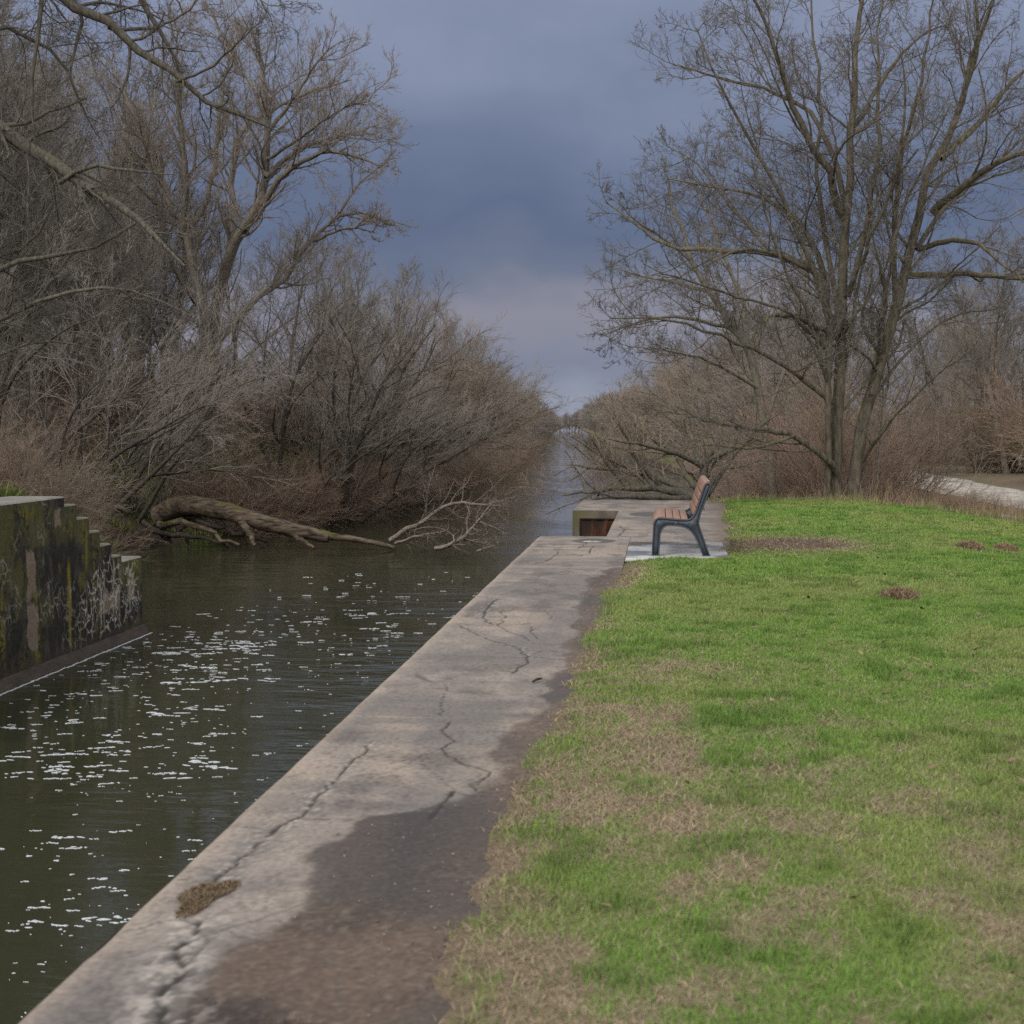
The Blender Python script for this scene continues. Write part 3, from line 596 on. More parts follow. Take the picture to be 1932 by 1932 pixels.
# the big tree right of the bench
hand_tree('bare_tree', 28.4, [
    ([(1575, 950), (1580, 850), (1586, 700), (1590, 600), (1600, 480), (1598, 380), (1606, 250), (1611, 120), (1625, 0), (1632, -130)], .165, .02),
    ([(1604, 950, .3), (1622, 850, .3), (1652, 700, .6), (1692, 560, 1), (1722, 450, 1), (1747, 360, 1), (1790, 260, 1.2), (1832, 120, 1.4), (1872, 0, 1.6), (1895, -110, 1.8)], .17, .02),
    ([(1557, 950, -.2), (1562, 800, -.3), (1560, 690, -.4), (1556, 600, -.5), (1541, 510, -.7), (1502, 430, -1), (1456, 330, -1.2), (1405, 230, -1.4), (1360, 150, -1.6), (1300, 60, -1.8)], .095, .01),
    ([(1546, 520, -.6), (1480, 482, -1), (1400, 466, -1.6), (1330, 500, -2)], .07, .01),
    ([(1535, 501, -.6), (1443, 476, -.2), (1337, 471, .3), (1227, 467, .8), (1135, 414, 1.2), (1071, 382, 1.5)], .085, .01),
    ([(1588, 660), (1560, 560, .5), (1546, 470, 1), (1492, 400, 1.4), (1420, 366, 1.8), (1330, 350, 2.2), (1235, 340, 2.4)], .10, .01),
    ([(1598, 420), (1572, 360, -.3), (1560, 300, -.6), (1512, 250, -1), (1472, 130, -1.4), (1440, 40, -1.7), (1400, -60, -2)], .11, .012),
    ([(1600, 400), (1576, 300, .4), (1540, 222, .8), (1490, 182, 1.2), (1410, 160, 1.5), (1320, 140, 1.8), (1245, 120, 2)], .08, .01),
    ([(1606, 250), (1640, 190, .5), (1682, 120, 1), (1740, 60, 1.3), (1790, 45, 1.6)], .07, .01),
    ([(1733, 470, 1), (1788, 452, .5), (1848, 457, 0), (1894, 503, -.4), (1945, 540, -.7)], .08, .01),
    ([(1712, 520, 1), (1800, 517, 1.2), (1932, 525, 1.4), (2040, 520, 1.5)], .085, .02),
    ([(1760, 400, 1), (1825, 342, .3), (1894, 300, -.3), (1960, 280, -.8), (2060, 290, -1)], .11, .02),
    ([(1775, 300, 1.1), (1840, 240, 1.6), (1910, 150, 2.2), (1990, 90, 2.6)], .09, .015),
    ([(1806, 215, 1.2), (1843, 112, .6), (1846, 40, .2), (1830, -60, 0)], .07, .012),
    ([(1655, 690, .6), (1670, 560, -.5), (1690, 430, -1), (1740, 300, -1.4), (1790, 200, -1.7)], .06, .01),
    ([(1592, 560), (1650, 440, -1), (1690, 330, -1.6), (1710, 210, -2.2), (1700, 90, -2.6)], .06, .01),
    ([(1592, 700), (1620, 560, 1.2), (1640, 440, 2), (1665, 320, 2.5)], .055, .01),
    ([(1582, 640, 0), (1510, 600, -1.0), (1457, 590, -1.4), (1443, 609, -1.5)], .07, .03),
    ([(1579, 894, -.2), (1549, 853, -.6), (1485, 816, -1), (1411, 806, -1.4), (1319, 797, -1.9), (1250, 765, -2.3)], .085, .01),
    ([(1500, 822, -1), (1420, 850, -1.5), (1340, 835, -2), (1260, 850, -2.4)], .04, .008),
    ([(1570, 760, -.2), (1500, 700, -1), (1400, 650, -1.6), (1290, 610, -2.2), (1170, 600, -2.6), (1085, 600, -2.9)], .065, .008),
    ([(1560, 660, -.4), (1480, 580, -1.6), (1390, 560, -2.2), (1280, 530, -2.8), (1170, 500, -3.2)], .05, .008),
    ([(1450, 470, -.3), (1370, 380, .4), (1300, 300, .8), (1240, 280, 1.1)], .045, .008),
    ([(1622, 880, .4), (1680, 790, -.4), (1760, 720, -1), (1830, 640, -1.4)], .05, .008),
    ([(1640, 760, .5), (1720, 650, 1.4), (1800, 590, 2), (1900, 580, 2.5)], .05, .008),
    ([(1582, 640), (1562, 480, .4), (1542, 330, .6), (1546, 180, .8), (1530, 20, 1), (1525, -80, 1)], .075, .01),
    ([(1600, 560), (1640, 400, -.5), (1662, 260, -.8), (1652, 120, -1), (1666, -40, -1.2)], .075, .01),
    ([(1690, 580, 1), (1682, 420, .5), (1702, 280, .2), (1742, 140, 0), (1762, -20, 0)], .08, .01),
    ([(1560, 720, -.4), (1530, 600, -1.2), (1482, 520, -1.6), (1442, 400, -2), (1420, 300, -2.2)], .05, .01),
    ([(1730, 470, 1), (1790, 380, 1.6), (1860, 330, 2), (1960, 240, 2.4)], .07, .01)],
    [dict(m=4, ang=.74, lf=.50, lcap=4.4, rf=.38, rmin=.010, K=10, wig=.13, t0=.15, trop=(0, 0, .3)),
     dict(part='c', m=9, ang=.88, lf=.42, rf=.5, rmin=.0062, K=6, wig=.18, trop=(0, 0, .25)),
     dict(part='c', m=6, ang=.8, lf=.5, rf=.6, rmin=.0045, K=4, wig=.24, trop=(0, 0, .3), lmax=.6),
     dict(part='c', m=3, ang=.8, lf=.6, rf=.7, rmin=.0038, K=2, wig=.2, lmax=.22)],
    'bark_green', 'twig_near', 'big bare tree with several mossy trunks beside the lawn behind the bench', 'tree', 5, thin=.78, pull=.74)
# smaller tree left of it
hand_tree('bare_tree', 34, [
    ([(1462, 955), (1450, 850), (1432, 733), (1411, 655), (1383, 622), (1328, 549), (1291, 494), (1264, 425), (1235, 350), (1220, 290)], .15, .012),
    ([(1411, 655), (1400, 560, .5), (1350, 450, 1), (1310, 360, 1.4), (1280, 300, 1.6)], .07, .01),
    ([(1383, 622), (1273, 595, -.6), (1180, 600, -1), (1090, 625, -1.4), (1060, 635, -1.6)], .06, .01),
    ([(1328, 549), (1240, 530, .6), (1150, 520, 1), (1085, 500, 1.4)], .05, .01),
    ([(1432, 733), (1340, 680, -.8), (1240, 660, -1.4), (1130, 655, -1.8)], .06, .01),
    ([(1445, 800), (1500, 640, .8), (1520, 520, 1.2), (1500, 400, 1.5)], .06, .01),
    ([(1291, 494), (1210, 440, -.5), (1150, 420, -.8), (1095, 370, -1)], .04, .008)],
    [dict(m=4, ang=.7, lf=.4, lcap=5.0, rf=.45, rmin=.010, K=7, wig=.12, trop=(0, 0, .4)),
     dict(part='c', m=8, ang=.85, lf=.42, rf=.5, rmin=.006, K=5, wig=.16, trop=(0, 0, .25)),
     dict(part='c', m=5, ang=.8, lf=.5, rf=.6, rmin=.0045, K=4, wig=.2, trop=(0, 0, .2), lmax=.7),
     dict(part='c', m=3, ang=.8, lf=.6, rf=.7, rmin=.004, K=2, wig=.2, lmax=.28)],
    'bark_smooth', 'twig_near', 'slender bare tree leaning left over the canal behind the bench', 'tree', 6, thin=.85, pull=.74)
# tall cottonwood on the left bank
hand_tree('cottonwood_tree', 76, [
    ([(405, 905), (403, 800), (396, 700), (392, 640)], .62, .46),
    ([(400, 660), (372, 545, 1), (346, 440, 2), (305, 340, 3), (270, 260, 4), (240, 190, 4.6), (205, 110, 5)], .34, .05),
    ([(346, 440, 2), (352, 370, 1), (350, 300, .4), (342, 230, 0), (332, 150, -.5), (338, 50, -1)], .22, .04),
    ([(396, 640), (416, 540, -1), (436, 470, -2), (470, 420, -2.4), (495, 372, -3), (500, 300, -3.5), (506, 240, -4), (492, 160, -4.5), (480, 60, -5)], .42, .05),
    ([(495, 385, -3), (540, 322, -4.4), (600, 285, -5.5), (660, 290, -6.5), (718, 312, -7)], .22, .03),
    ([(500, 335, -3.5), (560, 280, -2), (640, 258, -1), (712, 235, 0)], .18, .03),
    ([(436, 465, -2), (441, 380, 0), (438, 300, 1), (458, 240, 2), (520, 200, 3), (600, 172, 4), (660, 150, 5)], .26, .03),
    ([(405, 650), (470, 572, 2), (532, 530, 4), (590, 450, 5), (640, 402, 6), (700, 402, 6.6), (742, 425, 7)], .27, .03),
    ([(592, 455, 5), (655, 425, 4), (712, 440, 3.4)], .12, .02),
    ([(640, 402, 6), (680, 340, 7), (735, 300, 8)], .1, .02),
    ([(385, 590, 1), (332, 520, -1), (302, 430, -2), (290, 330, -3), (262, 230, -4)], .22, .03),
    ([(345, 450, 2), (400, 360, 3), (410, 260, 4), (420, 150, 5), (440, 60, 5.5)], .22, .03),
    ([(505, 250, -4), (560, 180, -5), (600, 110, -6), (640, 80, -6.5)], .14, .02),
    ([(506, 230, -4), (470, 150, -2), (420, 90, -1), (400, 10, 0)], .12, .02),
    ([(505, 300, -3.6), (580, 250, -6), (650, 200, -7), (700, 190, -8)], .12, .02),
    ([(270, 260, 4), (300, 170, 5), (310, 90, 6)], .1, .02)],
    [dict(m=4, ang=.65, lf=.5, lcap=7, rf=.42, rmin=.03, K=7, wig=.16, trop=(0, 0, .5)),
     dict(part='c', m=6, ang=.65, lf=.5, rf=.5, rmin=.014, K=6, wig=.15, trop=(0, 0, .5)),
     dict(part='c', m=6, ang=.6, lf=.5, rf=.6, rmin=.010, K=4, wig=.2, trop=(0, 0, .4), lmax=1.4),
     dict(part='c', m=3, ang=.6, lf=.55, rf=.7, rmin=.009, K=2, wig=.2, lmax=.6)],
    'bark_big', 'twig_grey', 'tallest tree on the left bank, a spreading cottonwood with reddish buds', 'tree', 8, bud=.022, depth=2, thin=.85)
# tree off the left edge whose limbs hang into the top left
hand_tree('overhanging_tree', 27, [
    ([(-420, 905), (-400, 700), (-370, 450), (-340, 200), (-300, -50), (-280, -300)], .42, .2),
    ([(-375, 480), (-200, 160), (0, 247, .5), (60, 277, .5), (140, 330, .3), (156, 352, .3), (232, 390, 0), (290, 440, -.4), (345, 505, -.8)], .24, .02),
    ([(-340, 200), (-100, -80), (60, -60), (130, 0), (205, 52), (292, 112), (332, 155), (382, 188), (440, 215), (530, 255)], .18, .012),
    ([(-320, 0), (0, -200, 1), (250, -70, 1), (262, 0, 1), (302, 52, 1), (327, 85, 1), (342, 130, 1), (345, 185, 1)], .15, .015),
    ([(-320, 50), (0, -120, -1), (95, -50, -1), (72, 20, -1), (62, 100, -1), (62, 180, -1), (60, 262, -1)], .10, .014),
    ([(-330, 150), (-100, 60), (0, 52), (52, 62), (102, 102), (150, 182), (182, 262)], .08, .01),
    ([(112, 345, .3), (172, 308, 0), (240, 322, -.4), (330, 330, -.8)], .05, .008),
    ([(-370, 500), (-100, 540, 1), (50, 490, 1.4), (130, 478, 1.6), (235, 440, 2), (300, 400, 2.2)], .09, .01),
    ([(-390, 600), (-100, 650, -1), (60, 572, -1.4), (155, 540, -1.6), (305, 552, -2), (360, 600, -2.2)], .08, .01),
    ([(-395, 640), (-150, 600, 2), (0, 490, 2), (60, 455, 2), (105, 395, 2), (110, 300, 2)], .07, .01),
    ([(-300, -50), (0, -250, -2), (300, -160, -3), (480, -70, -3.5), (505, 0, -3.6), (514, 35, -3.6)], .07, .008),
    ([(205, 52), (260, 60, .5), (330, 40, 1), (380, 0, 1.3), (390, -60, 1.5)], .04, .008),
    ([(332, 155), (400, 130, -.5), (460, 70, -1), (500, 30, -1.2)], .03, .007),
    ([(-395, 600), (-200, 700, 1.5), (-40, 690, 2), (80, 640, 2.4), (180, 660, 2.6)], .08, .01)],
    [dict(m=4, ang=.8, lf=.40, lcap=4.6, rf=.4, rmin=.009, K=7, wig=.17, t0=.3, trop=(0, 0, .1)),
     dict(part='c', m=8, ang=.85, lf=.42, rf=.5, rmin=.006, K=5, wig=.2),
     dict(part='c', m=5, ang=.8, lf=.5, rf=.6, rmin=.0042, K=4, wig=.22, lmax=.6),
     dict(part='c', m=2, ang=.8, lf=.6, rf=.7, rmin=.0038, K=2, wig=.2, lmax=.25)],
    'bark_moss', 'twig_near', 'mossy limbed tree at the left edge hanging over the stepped lock wall', 'tree', 9)
# low tree spreading over the water behind the paving
b0 = at_y(1322, 944, 31)
hand_tree('spreading_tree', 31, [
    ([(1322, 948), (1330, 925), (1325, 905), (1332, 870), (1345, 850)], .13, .05),
    ([(1318, 942), (1270, 925, .3), (1210, 918, .8), (1130, 925, 1.2), (1060, 935, 1.6)], .11, .012),
    ([(1320, 938), (1260, 905, .8), (1190, 890, 1.6), (1120, 880, 2.2), (1070, 880, 2.6)], .10, .01),
    ([(1318, 944), (1250, 938, -.4), (1170, 935, -.8), (1095, 945, -1)], .08, .01),
    ([(1322, 930), (1290, 890, 1.4), (1278, 860, 1.8), (1240, 830, 2.4), (1190, 815, 3)], .08, .01),
    ([(1328, 915), (1330, 880), (1300, 865, -.4), (1230, 840, -.8), (1150, 830, -1.2)], .07, .01),
    ([(1335, 900), (1310, 850, .6), (1290, 810, 1), (1250, 780, 1.4)], .06, .01),
    ([(1335, 935), (1370, 880, .6), (1405, 835, 1), (1450, 790, 1.4)], .06, .01),
    ([(1250, 920, .5), (1200, 870, .3), (1180, 820, 0), (1150, 770, 0)], .05, .008),
    ([(1332, 870), (1380, 850, -.4), (1430, 830, -.8)], .05, .01)],
    [dict(m=4, ang=.7, lf=.6, lcap=3.0, rf=.5, rmin=.008, K=6, wig=.14, trop=(0, 0, .4)),
     dict(part='c', m=9, ang=.65, lf=.55, rf=.5, rmin=.006, K=5, wig=.14, trop=(0, 0, .3)),
     dict(part='c', m=4, ang=.7, lf=.55, rf=.6, rmin=.0048, K=3, wig=.18, lmax=.7), dict(part='c', m=2, ang=.6, lf=.6, rf=.8, rmin=.004, K=2, wig=.2, lmax=.3)],
    'bark_moss', 'twig_brown', 'low mossy tree fanning its boughs over the water behind the paving', 'tree', 12, depth=.6)

# generic prototypes ------------------------------------------------
PRO = {}
def proto(key, seed, stems, orders, bark, twig, lean=(0, 0, 0), leaves=0, leafsize=.05, stemK=12, wig=.09, trop=(0, 0, .3)):
    r_ = np.random.RandomState(seed); mbt, mbc = MB(), MB()
    n_, tilt, (l0, l1), rad0, spread = stems
    az = r_.rand(n_) * 2 * np.pi; ti = tilt * (.4 + .8 * r_.rand(n_))
    d = np.stack((np.cos(az) * np.sin(ti), np.sin(az) * np.sin(ti), np.cos(ti)), 1) + np.array(lean) * (.4 + .9 * r_.rand(n_, 1))
    st = np.stack((r_.randn(n_) * spread, r_.randn(n_) * spread, np.full(n_, -.3)), 1)
    L = l0 + (l1 - l0) * r_.rand(n_); rr = rad0 * (.6 + .6 * r_.rand(n_))
    pts, rad = grow(st, d, L, rr, stemK, wig, trop, r_, .15)
    tubes(mbt, pts, rad, 6 if rad0 > .05 else 4)
    pe, re_, le = twig_orders({'t': mbt, 'c': mbc}, pts, rad, L, orders, r_)
    me_t, me_c, me_l = mbt.mesh('trunk', bark, True), mbc.mesh('crown', twig), None
    if leaves:
        sel = pe[r_.rand(len(pe)) < leaves][:, 1:]
        me_l = buds_mesh(sel, leafsize, r_, 'leaf')
    PRO.setdefault(key, []).append((me_t, me_c, me_l))
for sd in (1, 2, 3, 4):      # trees leaning from the bank over the water (towards local +x)
    proto('bank', 100 + sd, (5 if sd % 2 else 4, .55, (8.5, 12.5), .19, .35), [
        dict(part='t', m=8, t0=.26, ang=.6, lf=.52, rf=.48, rmin=.026, K=9, wig=.11, trop=(.25, 0, .05), S=4),
        dict(part='c', m=7, t0=.1, ang=.55, lf=.52, rf=.5, rmin=.0125, K=7, wig=.11, trop=(.1, 0, .1)),
        dict(part='c', m=7, t0=.1, ang=.5, lf=.55, rf=.6, rmin=.009, K=4, wig=.12, trop=(.05, 0, .0)),
        dict(part='c', m=2, ang=.45, lf=.7, rf=.8, rmin=.0075, K=3, wig=.12, lmax=1.1)], 'bark_moss' if sd % 2 else 'bark_dark', 'twig_brown' if sd % 2 else 'twig_grey', lean=(.55, 0, 0), trop=(.25, 0, .12), wig=.08)
for sd in (1, 2, 3):         # upright wood behind
    proto('wood', 200 + sd, (1 if sd < 3 else 2, .12, (14, 18), .26, .3), [
        dict(part='t', m=13, t0=.25, ang=.65, lf=.42, rf=.5, rmin=.03, K=8, wig=.14, trop=(0, 0, .6), S=4),
        dict(part='c', m=8, t0=.1, ang=.6, lf=.46, rf=.5, rmin=.016, K=6, wig=.13, trop=(0, 0, .3)),
        dict(part='c', m=7, ang=.65, lf=.5, rf=.6, rmin=.011, K=3, wig=.16, trop=(0, 0, .2)),
        dict(part='c', m=4, ang=.6, lf=.6, rf=.8, rmin=.0095, K=2, wig=.15, lmax=.9)], 'bark_big', 'twig_grey', wig=.05)
for sd in (1, 2):            # coarser crowns for trees hundreds of metres off
    proto('farbank', 500 + sd, (5, .55, (8.5, 12.5), .2, .35), [
        dict(part='t', m=9, t0=.15, ang=.6, lf=.52, rf=.48, rmin=.06, K=6, wig=.11, trop=(.25, 0, .05), S=3),
        dict(part='c', m=8, t0=.1, ang=.55, lf=.52, rf=.5, rmin=.045, K=5, wig=.11, trop=(.1, 0, .1)),
        dict(part='c', m=7, t0=.1, ang=.5, lf=.55, rf=.6, rmin=.032, K=3, wig=.12)], 'bark_moss', 'twig_grey', lean=(.5, 0, 0), trop=(.25, 0, .12), wig=.08)
    proto('farwood', 520 + sd, (2, .15, (13, 17), .3, .4), [
        dict(part='t', m=14, t0=.08, ang=.65, lf=.45, rf=.5, rmin=.1, K=6, wig=.14, trop=(0, 0, .5), S=3),
        dict(part='c', m=9, t0=.1, ang=.6, lf=.5, rf=.5, rmin=.08, K=4, wig=.13, trop=(0, 0, .3)),
        dict(part='c', m=7, ang=.6, lf=.5, rf=.6, rmin=.07, K=2, wig=.15)], 'bark_big', 'twig_grey', wig=.05)
for sd in (1, 2, 3, 4):      # shrubs
    proto('bush', 300 + sd, (26, .75, (2.2, 4.0), .022, .35), [
        dict(part='c', m=9, t0=.12, ang=.5, lf=.5, rf=.6, rmin=.0075, K=6, wig=.11, trop=(0, 0, .1)),
        dict(part='c', m=7, t0=.1, ang=.5, lf=.55, rf=.6, rmin=.0055, K=4, wig=.12, trop=(0, 0, .0)),
        dict(part='c', m=3, ang=.45, lf=.55, rf=.8, rmin=.0045, K=2, wig=.12, lmax=.6)], 'bark_dark', 'twig_red' if sd % 2 else 'twig_brown', lean=(.25, 0, 0), wig=.10, trop=(.1, 0, -.05))
for sd in (1, 2):            # shrubs coming into leaf
    proto('leafy', 350 + sd, (20, .55, (1.6, 3.0), .02, .4), [
        dict(part='c', m=7, t0=.15, ang=.6, lf=.45, rf=.6, rmin=.007, K=4, wig=.14, trop=(0, 0, .3)),
        dict(part='c', m=5, t0=.1, ang=.6, lf=.5, rf=.6, rmin=.006, K=3, wig=.16, trop=(0, 0, .2))], 'bark_dark', 'twig_brown', leaves=.9, leafsize=.034)
proto('sapling', 400, (1, .05, (6, 7.5), .06, .0), [
        dict(part='c', m=16, t0=.4, ang=.6, lf=.25, rf=.4, rmin=.009, K=5, wig=.12, trop=(0, 0, .4)),
        dict(part='c', m=6, ang=.65, lf=.5, rf=.6, rmin=.0055, K=3, wig=.15)], 'bark_smooth', 'twig_grey', wig=.03)
def plant(key, x, y, z, rotz, sc_, name, label, cat, group, var=None):
    t, c_, lf = PRO[key][(rng.randint(len(PRO[key])) if var is None else var) % len(PRO[key])]
    root = tree_root(name, (x, y, z), label, cat, group, rotz, sc_)
    obj('trunk' if cat == 'tree' else 'stems', t, root); cr_ = obj('crown', c_, root)
    if lf: obj('leaves', lf, cr_)
    return root
def jit(a): return rng.uniform(-a, a)

# left bank: leaning trees along the waterline
y = 67.0; k = 0
while y < 900:
    x = left_edge(y) - rng.uniform(1.2, 2.6) - (1.6 if y > 90 else 0); s_ = rng.uniform(.85, 1.12) * np.interp(y, [60, 70, 90, 140, 220, 900], [.95, 1.08, .95, .85, .70, .72])
    near = y < 200
    plant('bank' if y < 230 else 'farbank', x, y, float(h_left(x, y)), jit(.7) - .15, s_, 'bank_tree', 'bare brown tree leaning out over the water from the left bank' if near else 'distant bare tree on the left bank of the far canal reach', 'tree', 'leaning trees along the left bank' if near else 'distant trees along the left bank')
    y += rng.uniform(4.2, 7) * (1 + max(0, y - 90) / 130)
y = 66.0
while y < 420:
    x = left_edge(y) - rng.uniform(6, 12); s_ = rng.uniform(.70, .92)
    plant('wood', x, y, float(h_left(x, y)), jit(3), s_, 'wood_tree', 'upright bare grey tree in the row behind the left bank', 'tree', 'upright trees behind the left bank')
    y += rng.uniform(5, 9) * (1 + max(0, y - 90) / 120)
for i in range(12):
    y = rng.uniform(42, 52); x = -y * rng.uniform(.425, .475) - .4
    plant('leafy', x, y, float(h_left(x, y)), jit(3), rng.uniform(.7, 1.1), 'leafy_bush', 'bush flushing green just above the top of the stepped wall', 'bush', 'green bushes above the stepped wall')
# grey wood filling the left
for i in range(62):
    y = rng.uniform(52, 118); x = min(-y * (rng.uniform(.45, .56) if y < 80 else rng.uniform(.36, .54)), float(left_edge(y)) - rng.uniform(4, 9))
    plant('wood', x, y, float(h_left(x, y)), jit(3), rng.uniform(.85, 1.15) * (.68 + .0060 * y), 'wood_tree', 'grey bare tree in the dense wood at the far left', 'tree', 'trees of the grey wood at the left')
# shrubs round the basin
for i in range(48):
    y = 35 + 30 * rng.rand() ** 1.3; x = left_edge(y) - abs(rng.randn()) * 2.5 - (4.5 if 47 < y < 61 else .4)
    plant('bush', x, y, float(h_left(x, y)), jit(.9), rng.uniform(.55, 1.0), 'bush', 'reddish brown leafless bush on the left bank beside the basin', 'bush', 'bushes round the left bank')
for i in range(60):
    y = rng.uniform(36, 78); x = left_edge(y) - rng.uniform(1.5, 11)
    plant('leafy', x, y, float(h_left(x, y)), jit(3), rng.uniform(.7, 1.2), 'leafy_bush', 'low bush with fresh green leaves under the left bank trees', 'bush', 'leafy bushes on the left bank')
y = 64.0
while y < 300:
    x = left_edge(y) - rng.uniform(.2, 1.6)
    plant('bush', x, y, float(h_left(x, y)), jit(.8), rng.uniform(.7, 1.1), 'bush', 'brown twiggy bush drooping to the water along the left bank', 'bush', 'bushes along the left waterline')
    y += rng.uniform(1.4, 3) * (1 + max(0, y - 90) / 80)
for i in range(60):
    y = rng.uniform(80, 135); x = min(-y * rng.uniform(.17, .42), float(left_edge(y)) - rng.uniform(4, 9))
    plant('leafy' if i % 3 == 0 else 'bush', x, y, float(h_left(x, y)), jit(3), rng.uniform(1.1, 1.7), 'leafy_bush' if i % 3 == 0 else 'bush', 'tall bush with thin green leaves deep in the left wood' if i % 3 == 0 else 'tall bare bush deep in the left wood', 'bush', 'green bushes deep in the left wood' if i % 3 == 0 else 'bare bushes deep in the left wood')
for i in range(10):
    y = rng.uniform(70, 95); x = -y * rng.uniform(.40, .50)
    plant('bush', x, y, float(h_left(x, y)), jit(3), rng.uniform(1.4, 1.9), 'bush', 'tall bare bush deep in the left wood', 'bush', 'bare bushes deep in the left wood')
# middle-sized dark trees near the stepped wall
for u, v, Y_, s_, lab in ((150, 905, 54, .85, 'dark leaning tree just beyond the top of the stepped wall'), (252, 905, 59, .75, 'dark slim tree right of the stepped wall behind the log'), (-20, 880, 46, .95, 'thick dark tree at the left edge above the stepped wall'),
                          (480, 880, 86, .9, 'mossy tree leaning right beside the tall cottonwood'), (318, 890, 69, .7, 'brown tree behind the root end of the fallen log'), (640, 900, 71, .95, 'tree arching low over the dead branches in the water')):
    p = at_y(u, v, Y_); plant('bank', p[0], Y_, float(h_left(p[0], Y_)), jit(.5), s_, 'bank_tree', lab, 'tree', None)
# trees closing the far end of the canal
for i in range(34):
    y = rng.uniform(880, 1080); x = -58 - .062 * (y - 960) + rng.uniform(-26, 26)
    plant('farwood', x, y, WATER + .1, jit(3), rng.uniform(.55, .85), 'wood_tree', 'hazy tree closing the far end of the canal', 'tree', 'trees at the far end of the canal')
# right bank
y = 47.0
while y < 900:
    x = right_edge(y) + rng.uniform(1.2, 2.8) + (1.2 if y > 90 else 0); near = y < 200
    plant('bank' if y < 230 else 'farbank', x, y, float(h_right(x, y)), math.pi + jit(.7), rng.uniform(.55, .75) if y < 90 else rng.uniform(.72, .95), 'bank_tree', 'bare brown tree leaning out over the water from the right bank' if near else 'distant bare tree on the right bank of the far canal reach', 'tree', 'leaning trees along the right bank' if near else 'distant trees along the right bank')
    y += rng.uniform(3.5, 6.5) * (1 + max(0, y - 70) / 110)
for i in range(60):
    y = rng.uniform(33, 75); x = right_edge(y) + rng.uniform(.4, 4.5)
    if abs(x - trail_x(y)) < 3.6: continue
    plant('bush', x, y, float(h_right(x, y)), math.pi + jit(.9), rng.uniform(.7, 1.15), 'bush', 'brown leafless bush on the right bank behind the big tree', 'bush', 'bushes on the right bank')
for i in range(64):
    y = rng.uniform(52, 125); x = trail_x(y) + 4 + rng.uniform(0, .22) * y
    plant('wood', x, y, float(h_right(x, y)), jit(3), rng.uniform(.48, .68), 'wood_tree', 'grey bare tree in the wood beyond the gravel trail', 'tree', 'trees beyond the trail')
for i in range(64):
    y = rng.uniform(40, 95); x = trail_x(y) + rng.uniform(3, 7 + .12 * y)
    plant('bush' if i % 2 else 'leafy', x, y, float(h_right(x, y)), jit(3), rng.uniform(.8, 1.3), 'bush' if i % 2 else 'leafy_bush', 'brown bush on the far side of the gravel trail' if i % 2 else 'bush with pale green new leaves on the far side of the trail', 'bush', 'brown bushes beyond the trail' if i % 2 else 'green bushes beyond the trail')
for i in range(9):
    y = rng.uniform(29.3, 40); x = rng.uniform(1.8, 8.6)
    if y < lawn_far(x) + 1.2 or x > 4.6 or abs(x - trail_x(y)) < 2.0 or x < right_edge(y) + 1.5: continue
    plant('bush', x, y, float(h_right(x, y)), jit(3), rng.uniform(.22, .36), 'bush', 'small bare shrub between the lawn edge and the trail', 'bush', 'small shrubs at the lawn edge')
for i in range(20):
    y = rng.uniform(62, 120); x = rng.uniform(right_edge(y) + 1.2, trail_x(y) - 2.2)
    plant('wood', x, y, float(h_right(x, y)), jit(3), rng.uniform(.46, .66), 'wood_tree', 'grey bare tree between the canal and the gravel trail', 'tree', 'trees between canal and trail')
for i in range(9):
    y = rng.uniform(26.5, 33); x = rng.uniform(4.6, 8.0)
    if y < lawn_far(x) + 1.0: continue
    plant('bush', x, y, float(h_right(x, y)), jit(3), rng.uniform(.12, .20), 'bush', 'low thin shrub in front of the gravel trail', 'bush', 'low shrubs in front of the trail')
p = at_y(1645, 930, 30); plant('sapling', p[0], 30, float(h_right(p[0], 30)), 0, .62, 'sapling', 'thin straight grey sapling right of the big tree', 'tree', None)

# ------------------------------------------------------------------ fallen log and dead branches
def stick(mb, pix, Y_, r0, r1, K=14, S=8, j=.02, b=np.zeros(3)):
    P = np.array([at_y(q[0], q[1], Y_ + (q[2] if len(q) > 2 else 0)) for q in pix]) - b
    pts, rad, L = resample(P, r0, r1, K, rng, j); tubes(mb, pts[None], rad[None], S); return pts, rad, L
lb = at_y(480, 1000, 56); lb[2] = WATER
root = tree_root('fallen_log', lb, 'big mossy fallen log lying from the left bank into the water', 'log')
mb = MB(); stick(mb, [(300, 975, 1.5), (340, 952, 1), (400, 958, .5), (470, 978), (560, 1002), (620, 1013)], 56, .46, .23, 20, 12, .015, lb)
stick(mb, [(575, 1008), (620, 1012), (690, 1020), (745, 1034)], 55.9, .17, .07, 12, 8, .02, lb)
obj('trunk', mb.mesh('trunk', 'log', True), root)
